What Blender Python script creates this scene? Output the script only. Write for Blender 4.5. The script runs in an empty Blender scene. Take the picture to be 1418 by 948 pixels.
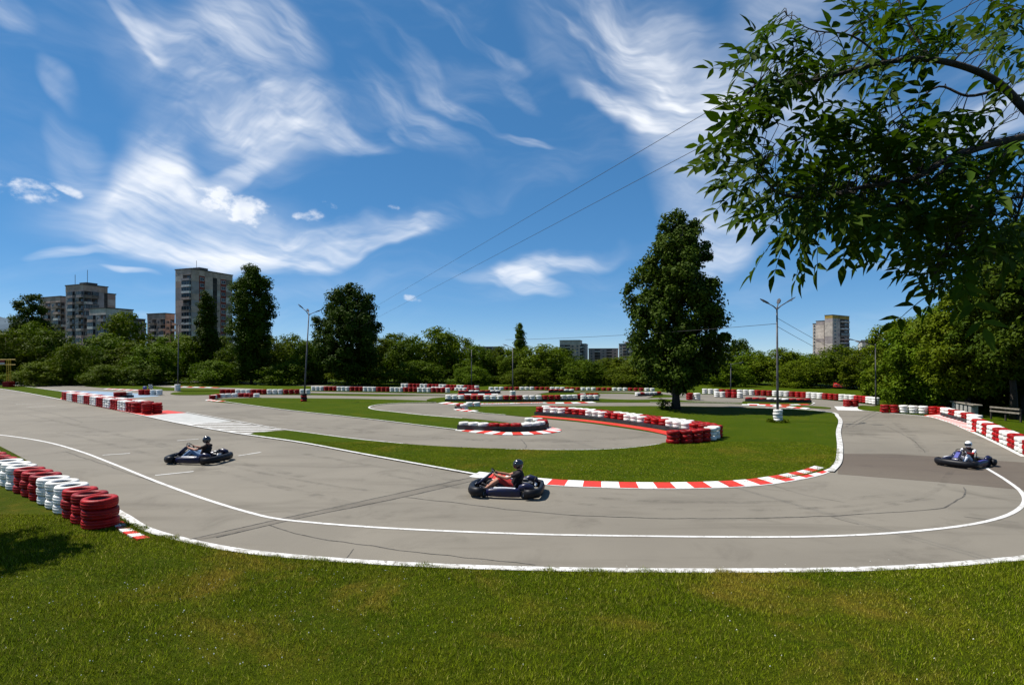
import bpy, bmesh, math, random
import numpy as np
from mathutils import Vector, Matrix, Euler
random.seed(7); np.random.seed(7)
scene = bpy.context.scene
COL = scene.collection
rad = math.radians
# ------------------------------------------------------------------ camera
F, CX, HY, CAMZ = 800.0, 709.0, 500.0, 3.8      # focal length and horizon in photograph pixels, eye height in metres
cam_data = bpy.data.cameras.new('camera'); cam = bpy.data.objects.new('camera', cam_data); COL.objects.link(cam)
cam.location = (0, 0, CAMZ); cam.rotation_euler = (rad(90), 0, 0)
cam_data.sensor_width = 36.0; cam_data.lens = 36.0 * F / 1418.0
cam_data.shift_y = 26.0 / 1418.0
cam_data.clip_start = 0.1; cam_data.clip_end = 9000
scene.camera = cam
# ------------------------------------------------------------------ view
scene.view_settings.view_transform = 'Standard'; scene.view_settings.look = 'None'
scene.view_settings.gamma = 1.0; scene.view_settings.exposure = 0.60
scene.view_settings.use_curve_mapping = False
# ------------------------------------------------------------------ sun
SUN_EL = rad(58); SUN_AZ = math.atan2(-0.95, 0.27)       # from the left, a little in front of the camera
sdir = Vector((math.sin(SUN_AZ) * math.cos(SUN_EL), math.cos(SUN_AZ) * math.cos(SUN_EL), math.sin(SUN_EL)))
sl = bpy.data.lights.new('sun', 'SUN'); sl.energy = 5.0; sl.angle = rad(0.5); sl.color = (1.0, 0.955, 0.89)
sun = bpy.data.objects.new('sun', sl); COL.objects.link(sun)
sun.rotation_euler = sdir.to_track_quat('Z', 'Y').to_euler(); sun.location = (-40, 20, 60)
# ------------------------------------------------------------------ sky with cirrus
world = bpy.data.worlds.new('World'); scene.world = world; world.use_nodes = True
world.cycles.sampling_method = 'MANUAL'; world.cycles.sample_map_resolution = 256
nt = world.node_tree; nt.nodes.clear()
class NB:
    def __init__(s, nt): s.nt = nt
    def n(s, t, **kw):
        x = s.nt.nodes.new(t)
        for k, v in kw.items(): setattr(x, k, v)
        return x
    def put(s, sock, v):
        if hasattr(v, 'is_linked') or isinstance(v, bpy.types.NodeSocket): s.nt.links.new(v, sock)
        else: sock.default_value = v
    def m(s, op, a, b=None, c=None, clamp=False):
        x = s.n('ShaderNodeMath', operation=op, use_clamp=clamp); s.put(x.inputs[0], a)
        if b is not None: s.put(x.inputs[1], b)
        if c is not None: s.put(x.inputs[2], c)
        return x.outputs[0]
    def v(s, op, a, b=None):
        x = s.n('ShaderNodeVectorMath', operation=op); s.put(x.inputs[0], a)
        if b is not None: s.put(x.inputs[1], b)
        return x.outputs['Value'] if op in ('DOT_PRODUCT', 'LENGTH') else x.outputs[0]
    def scale(s, a, f):
        x = s.n('ShaderNodeVectorMath', operation='SCALE'); s.put(x.inputs[0], a); s.put(x.inputs[3], f); return x.outputs[0]
    def xyz(s, x_, y_, z_=0.0):
        x = s.n('ShaderNodeCombineXYZ')
        for i, q in enumerate((x_, y_, z_)): s.put(x.inputs[i], q)
        return x.outputs[0]
    def sep(s, a):
        x = s.n('ShaderNodeSeparateXYZ'); s.put(x.inputs[0], a); return x.outputs
    def smooth(s, v, lo, hi, a=0.0, b=1.0):
        x = s.n('ShaderNodeMapRange', interpolation_type='SMOOTHSTEP'); s.put(x.inputs[0], v)
        for i, q in enumerate((lo, hi, a, b)): s.put(x.inputs[i + 1], q)
        return x.outputs[0]
    def noise(s, vec, scale, detail=4, rough=0.55, dist=0.0, lac=2.0, color=False):
        x = s.n('ShaderNodeTexNoise'); s.put(x.inputs['Vector'], vec)
        x.inputs['Scale'].default_value = scale; x.inputs['Detail'].default_value = detail
        x.inputs['Roughness'].default_value = rough; x.inputs['Distortion'].default_value = dist; x.inputs['Lacunarity'].default_value = lac
        return x.outputs['Color' if color else 'Fac']
    def mixc(s, f, a, b, blend='MIX'):
        x = s.n('ShaderNodeMix', data_type='RGBA', blend_type=blend); s.put(x.inputs[0], f)
        s.put(x.inputs[6], a if not isinstance(a, tuple) else (*a, 1)); s.put(x.inputs[7], b if not isinstance(b, tuple) else (*b, 1))
        return x.outputs[2]
W = NB(nt)
sky = W.n('ShaderNodeTexSky', sky_type='NISHITA'); sky.sun_disc = False
sky.sun_elevation = SUN_EL; sky.sun_rotation = SUN_AZ; sky.altitude = 5000; sky.air_density = 1.0; sky.dust_density = 0.0; sky.ozone_density = 6.0
gm = W.n('ShaderNodeGamma'); nt.links.new(sky.outputs[0], gm.inputs[0]); gm.inputs[1].default_value = 0.55
hs = W.n('ShaderNodeHueSaturation'); nt.links.new(gm.outputs[0], hs.inputs['Color']); hs.inputs['Saturation'].default_value = 1.55; hs.inputs['Value'].default_value = 2.0
bg = W.n('ShaderNodeBackground'); nt.links.new(hs.outputs[0], bg.inputs[0]); bg.inputs[1].default_value = 0.088
tc = W.n('ShaderNodeTexCoord'); D = W.sep(tc.outputs['Generated'])
az = W.m('ARCTAN2', D[0], D[1]); el = W.m('ARCSINE', D[2])
P0 = W.xyz(az, el)
def azel(px, py):
    x, z = (px - CX) / F, (HY - py) / F
    return Vector((math.atan2(x, 1.0), math.atan2(z, math.hypot(1, x))))
wn = W.noise(P0, 3.2, 2, 0.6, 0.0, color=True)
warp = W.scale(W.v('SUBTRACT', wn, (0.5, 0.5, 0.5)), 0.15)
wn2 = W.noise(P0, 12.0, 2, 0.6, 0.0, color=True)
warp2 = W.scale(W.v('SUBTRACT', wn2, (0.5, 0.5, 0.5)), 0.036)
P1 = W.v('ADD', W.v('ADD', P0, warp), warp2)
def field(ang, sx, sy, seed, detail=5, rough=0.6, src=P1):
    ca, sa = math.cos(rad(ang)), math.sin(rad(ang))
    a = W.m('MULTIPLY', W.v('DOT_PRODUCT', src, (ca, sa, 0)), sx)
    b = W.m('MULTIPLY', W.v('DOT_PRODUCT', src, (-sa, ca, 0)), sy)
    return W.noise(W.xyz(a, b, seed), 1.0, detail, rough, 0.0)
FA = field(-38, 2.4, 9.0, 1.3)        # streaks falling to the right
FB = field(6, 2.2, 10.0, 5.1)          # flat streaks
FC = field(28, 4.5, 9.5, 9.7, src=P1)    # fleecy
FS = W.m('ADD', W.m('MULTIPLY', FB, 0.5), W.m('MULTIPLY', FC, 0.5))
FD = field(0, 34.0, 52.0, 3.3, src=P0, rough=0.58)   # cumulus
fields = {'a': (FA, 0.36, 0.74), 'b': (FB, 0.36, 0.74), 'c': (FC, 0.32, 0.78), 'd': (FD, 0.42, 0.58), 's': (FS, 0.12, 0.78)}
terms = {}
# px, py, half length, half height, turn (degrees, clockwise in the picture), strength, streak field
BL = [(320, 140, 160, 85, 25, .34, 's'), (275, 312, 180, 62, 4, .5, 's'), (215, 225, 55, 70, 0, .35, 's'), (945, 150, 150, 70, 60, .3, 's'), (345, 55, 90, 55, 20, .75, 'a'), (290, 130, 110, 55, 40, .8, 'c'), (375, 165, 120, 50, 10, .7, 'c'), (222, 192, 50, 22, -8, .8, 'c'),
      (215, 270, 70, 75, 0, .8, 's'), (275, 318, 150, 52, 5, .95, 's'), (440, 332, 180, 30, -9, 1.0, 'b'), (520, 335, 110, 16, -18, .8, 'b'), (330, 240, 80, 18, -25, .5, 'b'),
      (185, 35, 90, 14, 55, .75, 'a'), (440, 200, 110, 18, 8, .55, 'b'), (245, 350, 90, 22, 8, .6, 's'),
      (880, 60, 150, 55, 45, .5, 'a'), (850, 90, 120, 13, 35, .9, 'a'), (860, 150, 75, 20, 30, .9, 'a'), (960, 210, 170, 70, 70, .48, 's'),
      (1000, 335, 75, 42, -30, .72, 's'), (1080, 60, 110, 200, 20, .4, 's'), (1330, 165, 160, 40, -12, .9, 'b'), (1150, 200, 120, 60, -10, .45, 's'),
      (745, 362, 110, 18, -10, .85, 'b'), (725, 385, 60, 16, 25, .7, 'b'), (565, 165, 110, 24, 40, .6, 'a'), (620, 150, 90, 14, 38, .6, 'a'),
      (640, 35, 110, 13, 28, .6, 'a'), (570, 200, 34, 14, 30, .6, 'a'), (728, 207, 42, 9, 5, .7, 'b'), (540, 60, 90, 22, 40, .42, 'a'),
      (125, 356, 62, 9, -3, .85, 'b'), (200, 384, 40, 5, 2, .75, 'b'), (30, 264, 52, 22, 6, 1.0, 'd'), (90, 258, 30, 9, 28, .9, 'd'), (5, 440, 30, 8, 0, .8, 's'),
      (325, 283, 62, 24, 16, 1.0, 'd'), (425, 298, 26, 12, -8, .9, 'd'), (457, 284, 14, 7, 30, .9, 'd'), (571, 416, 14, 6, 0, .8, 'd'), (545, 283, 10, 6, 0, .7, 'd'),
      (90, 132, 40, 20, 40, .4, 'c'), (20, 40, 50, 24, 30, .35, 'a'), (95, 215, 50, 40, 50, .3, 'a'), (200, 452, 22, 14, 0, .6, 'b'),
      (830, 30, 120, 80, 30, .35, 'a'), (720, 120, 45, 18, 40, .3, 'c'), (1240, 380, 70, 8, -4, .4, 'b')]
for (px, py, a, b, rot, st, fk) in BL:
    c = azel(px, py); r = rad(rot)
    e1 = azel(px + a * math.cos(r), py + a * math.sin(r)) - c
    e2 = azel(px - b * math.sin(r), py + b * math.cos(r)) - c
    det = e1.x * e2.y - e1.y * e2.x
    r1 = (e2.y / det, -e2.x / det, 0); r2 = (-e1.y / det, e1.x / det, 0)
    src = P0 if fk == 'd' else P1
    if fk == 'd': src = W.v('ADD', P0, warp2)
    d = W.v('SUBTRACT', src, (c.x, c.y, 0))
    s_ = W.v('DOT_PRODUCT', d, r1); t_ = W.v('DOT_PRODUCT', d, r2)
    q = W.m('ADD', W.m('MULTIPLY', s_, s_), W.m('MULTIPLY', t_, t_))
    v_ = W.smooth(q, 1.45, 0.0, 0.0, st)
    terms.setdefault(fk, []).append(v_)
dens = None; cum = None
for fk, ts in terms.items():
    acc = ts[0]
    for t_ in ts[1:]: acc = W.m('ADD', acc, t_) if fk != 'd' else W.m('MAXIMUM', acc, t_)
    fld, lo, hi = fields[fk]
    if fk == 'd':
        cum = W.smooth(W.m('ADD', W.m('MULTIPLY', acc, 0.52), W.m('MULTIPLY', W.m('SUBTRACT', fld, 0.5), 1.9)), 0.16, 0.78)
        cum = W.m('MULTIPLY', cum, W.smooth(acc, 0.02, 0.6))
        continue
    g = W.m('MULTIPLY', W.m('MINIMUM', acc, 1.0), W.smooth(fld, lo, hi))
    dens = g if dens is None else W.m('ADD', dens, g)
# the same thin cirrus goes on over the rest of the sky, out of the frame
rest = W.smooth(W.m('ABSOLUTE', az), 0.80, 1.25)
gen = W.m('MULTIPLY', W.m('MULTIPLY', W.smooth(FA, 0.5, 0.75), rest), 0.55)
veil = W.m('MULTIPLY', W.smooth(FB, 0.46, 0.8), 0.14)
up = W.smooth(el, 0.0, 0.06)
dens = W.m('MULTIPLY', W.m('ADD', W.m('ADD', dens, gen), veil), up)
fine = field(-14, 7.0, 48.0, 2.2, detail=3, rough=0.6)
dens = W.m('MULTIPLY', dens, W.smooth(fine, 0.25, 0.7, 0.55, 1.18))
alpha = W.m('MINIMUM', W.m('ADD', W.m('MULTIPLY', dens, 0.85), W.m('MULTIPLY', cum, 0.75)), 0.92)
shade = W.smooth(W.noise(W.v('ADD', P0, (0.0, 0.012, 0.0)), 26.0, 2, 0.6), 0.35, 0.65)
ccol = W.mixc(W.m('MULTIPLY', W.m('MULTIPLY', cum, shade), 0.55), (0.92, 0.95, 1.0), (0.55, 0.64, 0.80))
bgc = W.n('ShaderNodeBackground'); nt.links.new(ccol, bgc.inputs[0]); bgc.inputs[1].default_value = 0.72
mx = W.n('ShaderNodeMixShader'); nt.links.new(alpha, mx.inputs[0]); nt.links.new(bg.outputs[0], mx.inputs[1]); nt.links.new(bgc.outputs[0], mx.inputs[2])
wo = W.n('ShaderNodeOutputWorld'); nt.links.new(mx.outputs[0], wo.inputs[0])
# ------------------------------------------------------------------ helpers
def G(px, py, z=0.0):
    """the ground point that the photograph shows at this pixel"""
    d = F * CAMZ / (py - HY); return Vector(((px - CX) / F * d, d, z))
def at(px, py, d): return Vector(((px - CX) / F * d, d, CAMZ + (HY - py) / F * d))
def spline(pts, n=8, closed=False):
    P = [Vector(p) for p in pts]; out = []; N = len(P)
    for i in range(N if closed else N - 1):
        if closed: a, b, c, d = P[i - 1], P[i], P[(i + 1) % N], P[(i + 2) % N]
        else: a, b, c, d = P[max(i - 1, 0)], P[i], P[i + 1], P[min(i + 2, N - 1)]
        lb = max((c - b).length, 1e-6)
        m1 = ((c - b) / lb - (c - a) / max((c - b).length + (b - a).length, 1e-6) + (b - a) / max((b - a).length, 1e-6)) * lb if (b - a).length > 1e-6 else (c - b)
        m2 = ((d - c) / max((d - c).length, 1e-6) - (d - b) / max((d - c).length + lb, 1e-6) + (c - b) / lb) * lb if (d - c).length > 1e-6 else (c - b)
        for k in range(n):
            t = k / n; t2, t3 = t * t, t * t * t
            out.append(b * (2 * t3 - 3 * t2 + 1) + m1 * (t3 - 2 * t2 + t) + c * (-2 * t3 + 3 * t2) + m2 * (t3 - t2))
    if not closed: out.append(P[-1].copy())
    return out
def resample(path, step, start=0.0):
    """points with tangents every step metres along a polyline"""
    out = []; need = start; run = 0.0
    for a, b in zip(path, path[1:]):
        L = (b - a).length
        if L < 1e-9: continue
        while need <= run + L:
            out.append((a.lerp(b, (need - run) / L), (b - a) / L)); need += step
        run += L
    return out
def length(path): return sum((b - a).length for a, b in zip(path, path[1:]))
class MB:
    def __init__(s): s.v = []; s.f = []; s.m = []; s.mats = []
    def mi(s, m):
        if m is None: return 0
        if m not in s.mats: s.mats.append(m)
        return s.mats.index(m)
    def quad(s, pts, mat=None):
        i = len(s.v); s.v += [tuple(p) for p in pts]; s.f.append(tuple(range(i, i + len(pts)))); s.m.append(s.mi(mat))
    def box(s, c, sz, mat=None, rot=None, taper=1.0, bevel=0.0):
        hx, hy, hz = sz[0] / 2, sz[1] / 2, sz[2] / 2; i = len(s.v)
        if bevel > 0:
            rings = [(-hz, bevel), (-hz + bevel, 0), (hz - bevel, 0), (hz, bevel)]
            for z, q in rings:
                t = taper if z > 0 else 1.0
                x, y = hx * t - q, hy * t - q
                cb = bevel * 0.7
                for px_, py_ in ((-x + cb, -y), (x - cb, -y), (x, -y + cb), (x, y - cb), (x - cb, y), (-x + cb, y), (-x, y - cb), (-x, -y + cb)):
                    p = Vector((px_, py_, z)); p = (rot @ p if rot else p) + Vector(c); s.v.append(tuple(p))
            m_ = s.mi(mat)
            for r in range(3):
                for k in range(8):
                    a, b = i + r * 8 + k, i + r * 8 + (k + 1) % 8
                    s.f.append((a, b, b + 8, a + 8)); s.m.append(m_)
            s.f.append(tuple(i + 7 - k for k in range(8))); s.m.append(m_); s.f.append(tuple(i + 24 + k for k in range(8))); s.m.append(m_)
            return
        for z, t in ((-hz, 1.0), (hz, taper)):
            for x, y in ((-hx, -hy), (hx, -hy), (hx, hy), (-hx, hy)):
                p = Vector((x * t, y * t, z)); p = (rot @ p if rot else p) + Vector(c); s.v.append(tuple(p))
        for q in ((3, 2, 1, 0), (4, 5, 6, 7), (0, 1, 5, 4), (1, 2, 6, 5), (2, 3, 7, 6), (3, 0, 4, 7)):
            s.f.append(tuple(i + k for k in q)); s.m.append(s.mi(mat))
    def tube(s, path, radii, seg=8, mat=None, cap=True):
        path = [Vector(p) for p in path]
        if not isinstance(radii, (list, tuple)): radii = [radii] * len(path)
        i0 = len(s.v); up = None
        for k, p in enumerate(path):
            t = (path[min(k + 1, len(path) - 1)] - path[max(k - 1, 0)]).normalized()
            if up is None: up = t.orthogonal().normalized()
            else:
                up = up - t * up.dot(t); up = up.normalized() if up.length > 1e-6 else t.orthogonal().normalized()
            w = t.cross(up)
            for j in range(seg):
                a = 2 * math.pi * j / seg
                s.v.append(tuple(p + (up * math.cos(a) + w * math.sin(a)) * radii[k]))
        m_ = s.mi(mat)
        for k in range(len(path) - 1):
            for j in range(seg):
                a, b = i0 + k * seg + j, i0 + k * seg + (j + 1) % seg
                s.f.append((a, b, b + seg, a + seg)); s.m.append(m_)
        if cap:
            s.f.append(tuple(i0 + seg - 1 - j for j in range(seg))); s.m.append(m_)
            e = i0 + (len(path) - 1) * seg; s.f.append(tuple(e + j for j in range(seg))); s.m.append(m_)
    def lathe(s, prof, seg=24, mat=None, axis='z', closed=False, fmat=None, off=(0, 0, 0)):
        """profile of (radius, height); fmat(k) may name another material for ring k"""
        i0 = len(s.v); n = len(prof)
        for r, h in prof:
            for j in range(seg):
                a = 2 * math.pi * j / seg; x, y = r * math.cos(a), r * math.sin(a)
                p = (x, y, h) if axis == 'z' else (x, h, y) if axis == 'y' else (h, x, y)
                s.v.append((p[0] + off[0], p[1] + off[1], p[2] + off[2]))
        for k in range(n if closed else n - 1):
            k2 = (k + 1) % n; m_ = s.mi(fmat(k) if fmat else mat)
            for j in range(seg):
                j2 = (j + 1) % seg; q = (i0 + k * seg + j, i0 + k * seg + j2, i0 + k2 * seg + j2, i0 + k2 * seg + j)
                s.f.append(q if axis != 'y' else q[::-1]); s.m.append(m_)
    def mesh(s, name, smooth=False, mats=None):
        me = bpy.data.meshes.new(name); me.from_pydata(s.v, [], s.f)
        for m in (mats or s.mats): me.materials.append(m)
        if len(s.mats) > 1: me.polygons.foreach_set('material_index', s.m)
        if smooth:
            me.polygons.foreach_set('use_smooth', [True] * len(me.polygons))
            if smooth != 'all': me.set_sharp_from_angle(angle=rad(40))
        me.update(); return me
    def build(s, name, mat=None, parent=None, smooth=False, loc=None, rot=None):
        if mat is not None and not s.mats: s.mats = [mat]
        return link(name, s.mesh(name, smooth), parent, loc, rot)
def link(name, me, parent=None, loc=None, rot=None, scale=None):
    o = bpy.data.objects.new(name, me); COL.objects.link(o)
    if parent: o.parent = parent
    if loc is not None: o.location = loc
    if rot is not None: o.rotation_euler = rot
    if scale is not None: o.scale = scale if not isinstance(scale, (int, float)) else (scale,) * 3
    return o
def tag(o, label, cat, group=None, kind=None):
    o['label'] = label; o['category'] = cat
    if group: o['group'] = group
    if kind: o['kind'] = kind
    return o
def struct(o, label=None, cat=None):
    o['kind'] = 'structure'
    if label: o['label'] = label
    if cat: o['category'] = cat
    return o
def empty(name, loc=(0, 0, 0), rz=0.0, scale=None):
    o = bpy.data.objects.new(name, None); COL.objects.link(o); o.location = loc; o.rotation_euler = (0, 0, rz); o.empty_display_size = 0.2
    if scale: o.scale = (scale,) * 3
    return o
def copy_tree(o, parent=None):
    c = o.copy(); COL.objects.link(c); c.parent = parent
    for ch in list(o.children): copy_tree(ch, c)
    return c
# ------------------------------------------------------------------ materials
def material(name, c1, c2=None, scale=4.0, rough=0.7, bump=0.0, bscale=None, spec=0.35, detail=5, lo=0.35, hi=0.65, c3=None, s3=None, lo3=.5, hi3=.65, objvar=0.0, metallic=0.0, coord='Object', coat=0.0, sub=None):
    m = bpy.data.materials.new(name); m.use_nodes = True; t = m.node_tree; N = NB(t)
    b = t.nodes['Principled BSDF']; b.inputs['Roughness'].default_value = rough; b.inputs['Specular IOR Level'].default_value = spec; b.inputs['Metallic'].default_value = metallic
    b.inputs['Coat Weight'].default_value = coat
    co = N.n('ShaderNodeTexCoord').outputs[coord] if coord != 'World' else N.n('ShaderNodeNewGeometry').outputs['Position']
    col = None
    if c2 is not None:
        col = N.mixc(N.smooth(N.noise(co, scale, detail, 0.6), lo, hi), c1, c2)
    if c3 is not None:
        col = N.mixc(N.smooth(N.noise(co, s3, detail, 0.6), lo3, hi3), col if col is not None else c1, c3)
    if objvar > 0:
        oi = N.n('ShaderNodeObjectInfo'); h = N.n('ShaderNodeHueSaturation')
        N.put(h.inputs['Color'], col if col is not None else (*c1, 1)); N.put(h.inputs['Value'], N.smooth(oi.outputs['Random'], 0, 1, 1 - objvar, 1 + objvar)); col = h.outputs[0]
    if col is not None: N.put(b.inputs['Base Color'], col)
    else: b.inputs['Base Color'].default_value = (*c1, 1)
    if bump > 0:
        bm_ = N.n('ShaderNodeBump'); bm_.inputs['Strength'].default_value = bump; bm_.inputs['Distance'].default_value = 0.02
        N.put(bm_.inputs['Height'], N.noise(co, bscale or scale * 6, 4, 0.6)); N.put(b.inputs['Normal'], bm_.outputs[0])
    return m
def grass_material(name, greens, straw, island=False):
    m = bpy.data.materials.new(name); m.use_nodes = True; t = m.node_tree; N = NB(t); b = t.nodes['Principled BSDF']
    pos = N.n('ShaderNodeNewGeometry'); p = pos.outputs['Position']
    c = N.mixc(N.smooth(N.noise(p, 0.55, 5, 0.62), 0.34, 0.66), greens[0], greens[1])
    c = N.mixc(N.smooth(N.noise(p, 7.0, 4, 0.7), 0.42, 0.72, 0.0, 0.55), c, greens[2])
    c = N.mixc(N.smooth(N.noise(p, 0.33, 6, 0.68, 0.6), 0.50, 0.72, 0.0, straw[1]), c, straw[0])
    if island:
        r = pos.outputs['Random Per Island']
        c = N.mixc(N.smooth(r, 0.82, 1.0, 0, 0.85), c, (0.25, 0.22, 0.06)); hv = N.n('ShaderNodeHueSaturation'); N.put(hv.inputs['Color'], c)
        N.put(hv.inputs['Value'], N.smooth(N.m('FRACT', N.m('MULTIPLY', r, 17.3)), 0, 1, 0.38, 1.95)); c = hv.outputs[0]
    else:
        c = N.mixc(N.smooth(N.noise(p, 42.0, 3, 0.7), 0.40, 0.75, 0, 0.6), c, greens[3])
        bm_ = N.n('ShaderNodeBump'); bm_.inputs['Strength'].default_value = 0.9; bm_.inputs['Distance'].default_value = 0.05
        N.put(bm_.inputs['Height'], N.m('ADD', N.noise(p, 22.0, 5, 0.75), N.m('MULTIPLY', N.noise(p, 5.0, 4, 0.7), 1.6))); N.put(b.inputs['Normal'], bm_.outputs[0])
    N.put(b.inputs['Base Color'], c); b.inputs['Roughness'].default_value = 0.9; b.inputs['Specular IOR Level'].default_value = 0.03
    if island:      # thin blades are shaded as a soft upright tuft
        nn = N.v('NORMALIZE', N.v('ADD', N.scale(pos.outputs['Normal'], 0.45), (0.0, 0.0, 0.75))); N.put(b.inputs['Normal'], nn)
    if island:
        tr = N.n('ShaderNodeBsdfTranslucent'); N.put(tr.inputs[0], c); ms = N.n('ShaderNodeMixShader'); ms.inputs[0].default_value = 0.3
        out = [n for n in t.nodes if n.type == 'OUTPUT_MATERIAL'][0]
        t.links.new(b.outputs[0], ms.inputs[1]); t.links.new(tr.outputs[0], ms.inputs[2]); t.links.new(ms.outputs[0], out.inputs[0])
    return m
M = {}
def dim(t, k=0.76):
    return [tuple(v * k for v in c) for c in t]
M['lawn'] = grass_material('lawn_grass', dim([(0.044, 0.078, 0.0015), (0.060, 0.092, 0.002), (0.085, 0.105, 0.004), (0.034, 0.060, 0.001)]), ((0.11, 0.10, 0.008), 0.35))
M['bank'] = grass_material('bank_grass', dim([(0.042, 0.066, 0.002), (0.062, 0.082, 0.003), (0.088, 0.098, 0.005), (0.030, 0.046, 0.002)]), ((0.135, 0.098, 0.012), 0.95))
M['blade'] = grass_material('grass_blades', dim([(0.082, 0.125, 0.002), (0.125, 0.160, 0.004), (0.160, 0.180, 0.008), (0, 0, 0)]), ((0.185, 0.140, 0.016), 0.95), island=True)
def asphalt_material(name, base, dark, light):
    m = bpy.data.materials.new(name); m.use_nodes = True; t = m.node_tree; N = NB(t); b = t.nodes['Principled BSDF']
    p = N.n('ShaderNodeNewGeometry').outputs['Position']
    c = N.mixc(N.smooth(N.noise(p, 0.16, 5, 0.6, 0.5), 0.36, 0.66), base, light)
    c = N.mixc(N.smooth(N.noise(p, 0.42, 6, 0.68, 0.8), 0.52, 0.72, 0, 0.75), c, dark)
    c = N.mixc(N.smooth(N.noise(p, 0.09, 5, 0.6, 0.6), 0.55, 0.68, 0, 0.5), c, dark)
    st = N.v('MULTIPLY', p, (0.25, 1.6, 1.0))
    c = N.mixc(N.smooth(N.noise(st, 0.55, 5, 0.6, 0.4), 0.50, 0.70, 0, 0.5), c, dark)
    c = N.mixc(N.smooth(N.noise(p, 60.0, 3, 0.8), 0.38, 0.68, 0, 0.40), c, dark)
    c = N.mixc(N.smooth(N.noise(p, 95.0, 2, 0.8), 0.60, 0.72, 0, 0.35), c, light)
    N.put(b.inputs['Base Color'], c); b.inputs['Roughness'].default_value = 0.86; b.inputs['Specular IOR Level'].default_value = 0.25
    bm_ = N.n('ShaderNodeBump'); bm_.inputs['Strength'].default_value = 0.35; bm_.inputs['Distance'].default_value = 0.01
    N.put(bm_.inputs['Height'], N.noise(p, 70.0, 3, 0.7)); N.put(b.inputs['Normal'], bm_.outputs[0])
    return m
M['asphalt'] = asphalt_material('asphalt', *dim([(0.215, 0.192, 0.152), (0.140, 0.123, 0.096), (0.255, 0.228, 0.180)]))
M['patch'] = asphalt_material('asphalt_patch', *dim([(0.135, 0.108, 0.082), (0.098, 0.080, 0.064), (0.160, 0.132, 0.100)]))
M['tar'] = material('tar_seam', (0.045, 0.042, 0.036), (0.11, 0.10, 0.085), 9.0, 0.9, coord='World')
M['wline'] = material('white_road_paint', (0.60, 0.59, 0.56), (0.42, 0.405, 0.375), 2.5, 0.7, c3=(0.22, 0.20, 0.17), s3=15.0, lo3=.57, hi3=.68, coord='World', lo=.4, hi=.75)
M['wedge'] = material('scuffed_white_paint', (0.56, 0.55, 0.52), (0.34, 0.325, 0.29), 2.2, 0.75, c3=(0.17, 0.155, 0.125), s3=13.0, lo3=.53, hi3=.64, coord='World', lo=.42, hi=.66)
M['seam'] = asphalt_material('asphalt_seam', *dim([(0.180, 0.158, 0.124), (0.125, 0.110, 0.086), (0.205, 0.182, 0.145)]))
def skid_material():
    m = bpy.data.materials.new('rubber_smear'); m.use_nodes = True; t = m.node_tree; N = NB(t); b = t.nodes['Principled BSDF']; b.inputs['Base Color'].default_value = (0.045, 0.040, 0.034, 1); b.inputs['Roughness'].default_value = .8
    p = N.n('ShaderNodeNewGeometry').outputs['Position']; N.put(b.inputs['Alpha'], N.m('MULTIPLY', N.smooth(N.noise(p, 1.3, 5, .65), .40, .72), N.smooth(N.noise(p, 18.0, 3, .7), .25, .75, .06, .34))); return m
M['skid'] = skid_material()
M['wworn'] = material('worn_white_paint', (0.52, 0.51, 0.48), (0.24, 0.225, 0.195), 3.0, 0.8, c3=(0.2, 0.19, 0.165), s3=22.0, lo3=.55, hi3=.68, coord='World', lo=.45, hi=.75)
M['kred'] = material('red_kerb_paint', (0.56, 0.030, 0.014), (0.46, 0.026, 0.014), 4.0, 0.6, c3=(0.26, 0.06, 0.045), s3=17.0, lo3=.64, hi3=.76, coord='World')
M['kwhite'] = material('white_kerb_paint', (0.74, 0.73, 0.70), (0.60, 0.585, 0.55), 4.0, 0.6, c3=(0.30, 0.28, 0.25), s3=15.0, lo3=.62, hi3=.75, coord='World')
M['pale'] = material('pale_grey_paint', (0.38, 0.38, 0.36), (0.32, 0.32, 0.30), 2.0, 0.8, coord='World')
M['blue'] = material('blue_road_paint', (0.13, 0.24, 0.36), (0.20, 0.26, 0.32), 2.5, 0.8, c3=(0.22, 0.21, 0.19), s3=3.0, coord='World')
M['red_t'] = material('red_tyre_paint', (0.33, 0.004, 0.004), (0.20, 0.003, 0.003), 6.0, 0.5, 0.25, 40, c3=(0.06, 0.015, 0.013), s3=16.0, lo3=.63, hi3=.74, objvar=.22, spec=.2)
M['white_t'] = material('white_tyre_paint', (0.74, 0.73, 0.69), (0.58, 0.56, 0.51), 5.0, 0.5, 0.25, 40, c3=(0.16, 0.15, 0.14), s3=16.0, lo3=.64, hi3=.76, objvar=.08)
M['rubber'] = material('black_rubber', (0.013, 0.013, 0.014), (0.024, 0.023, 0.022), 6.0, 0.62, 0.2, 30)
M['belt'] = material('conveyor_belt_rubber', (0.015, 0.015, 0.018), (0.032, 0.031, 0.032), 3.0, 0.7, coord='World')
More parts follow.
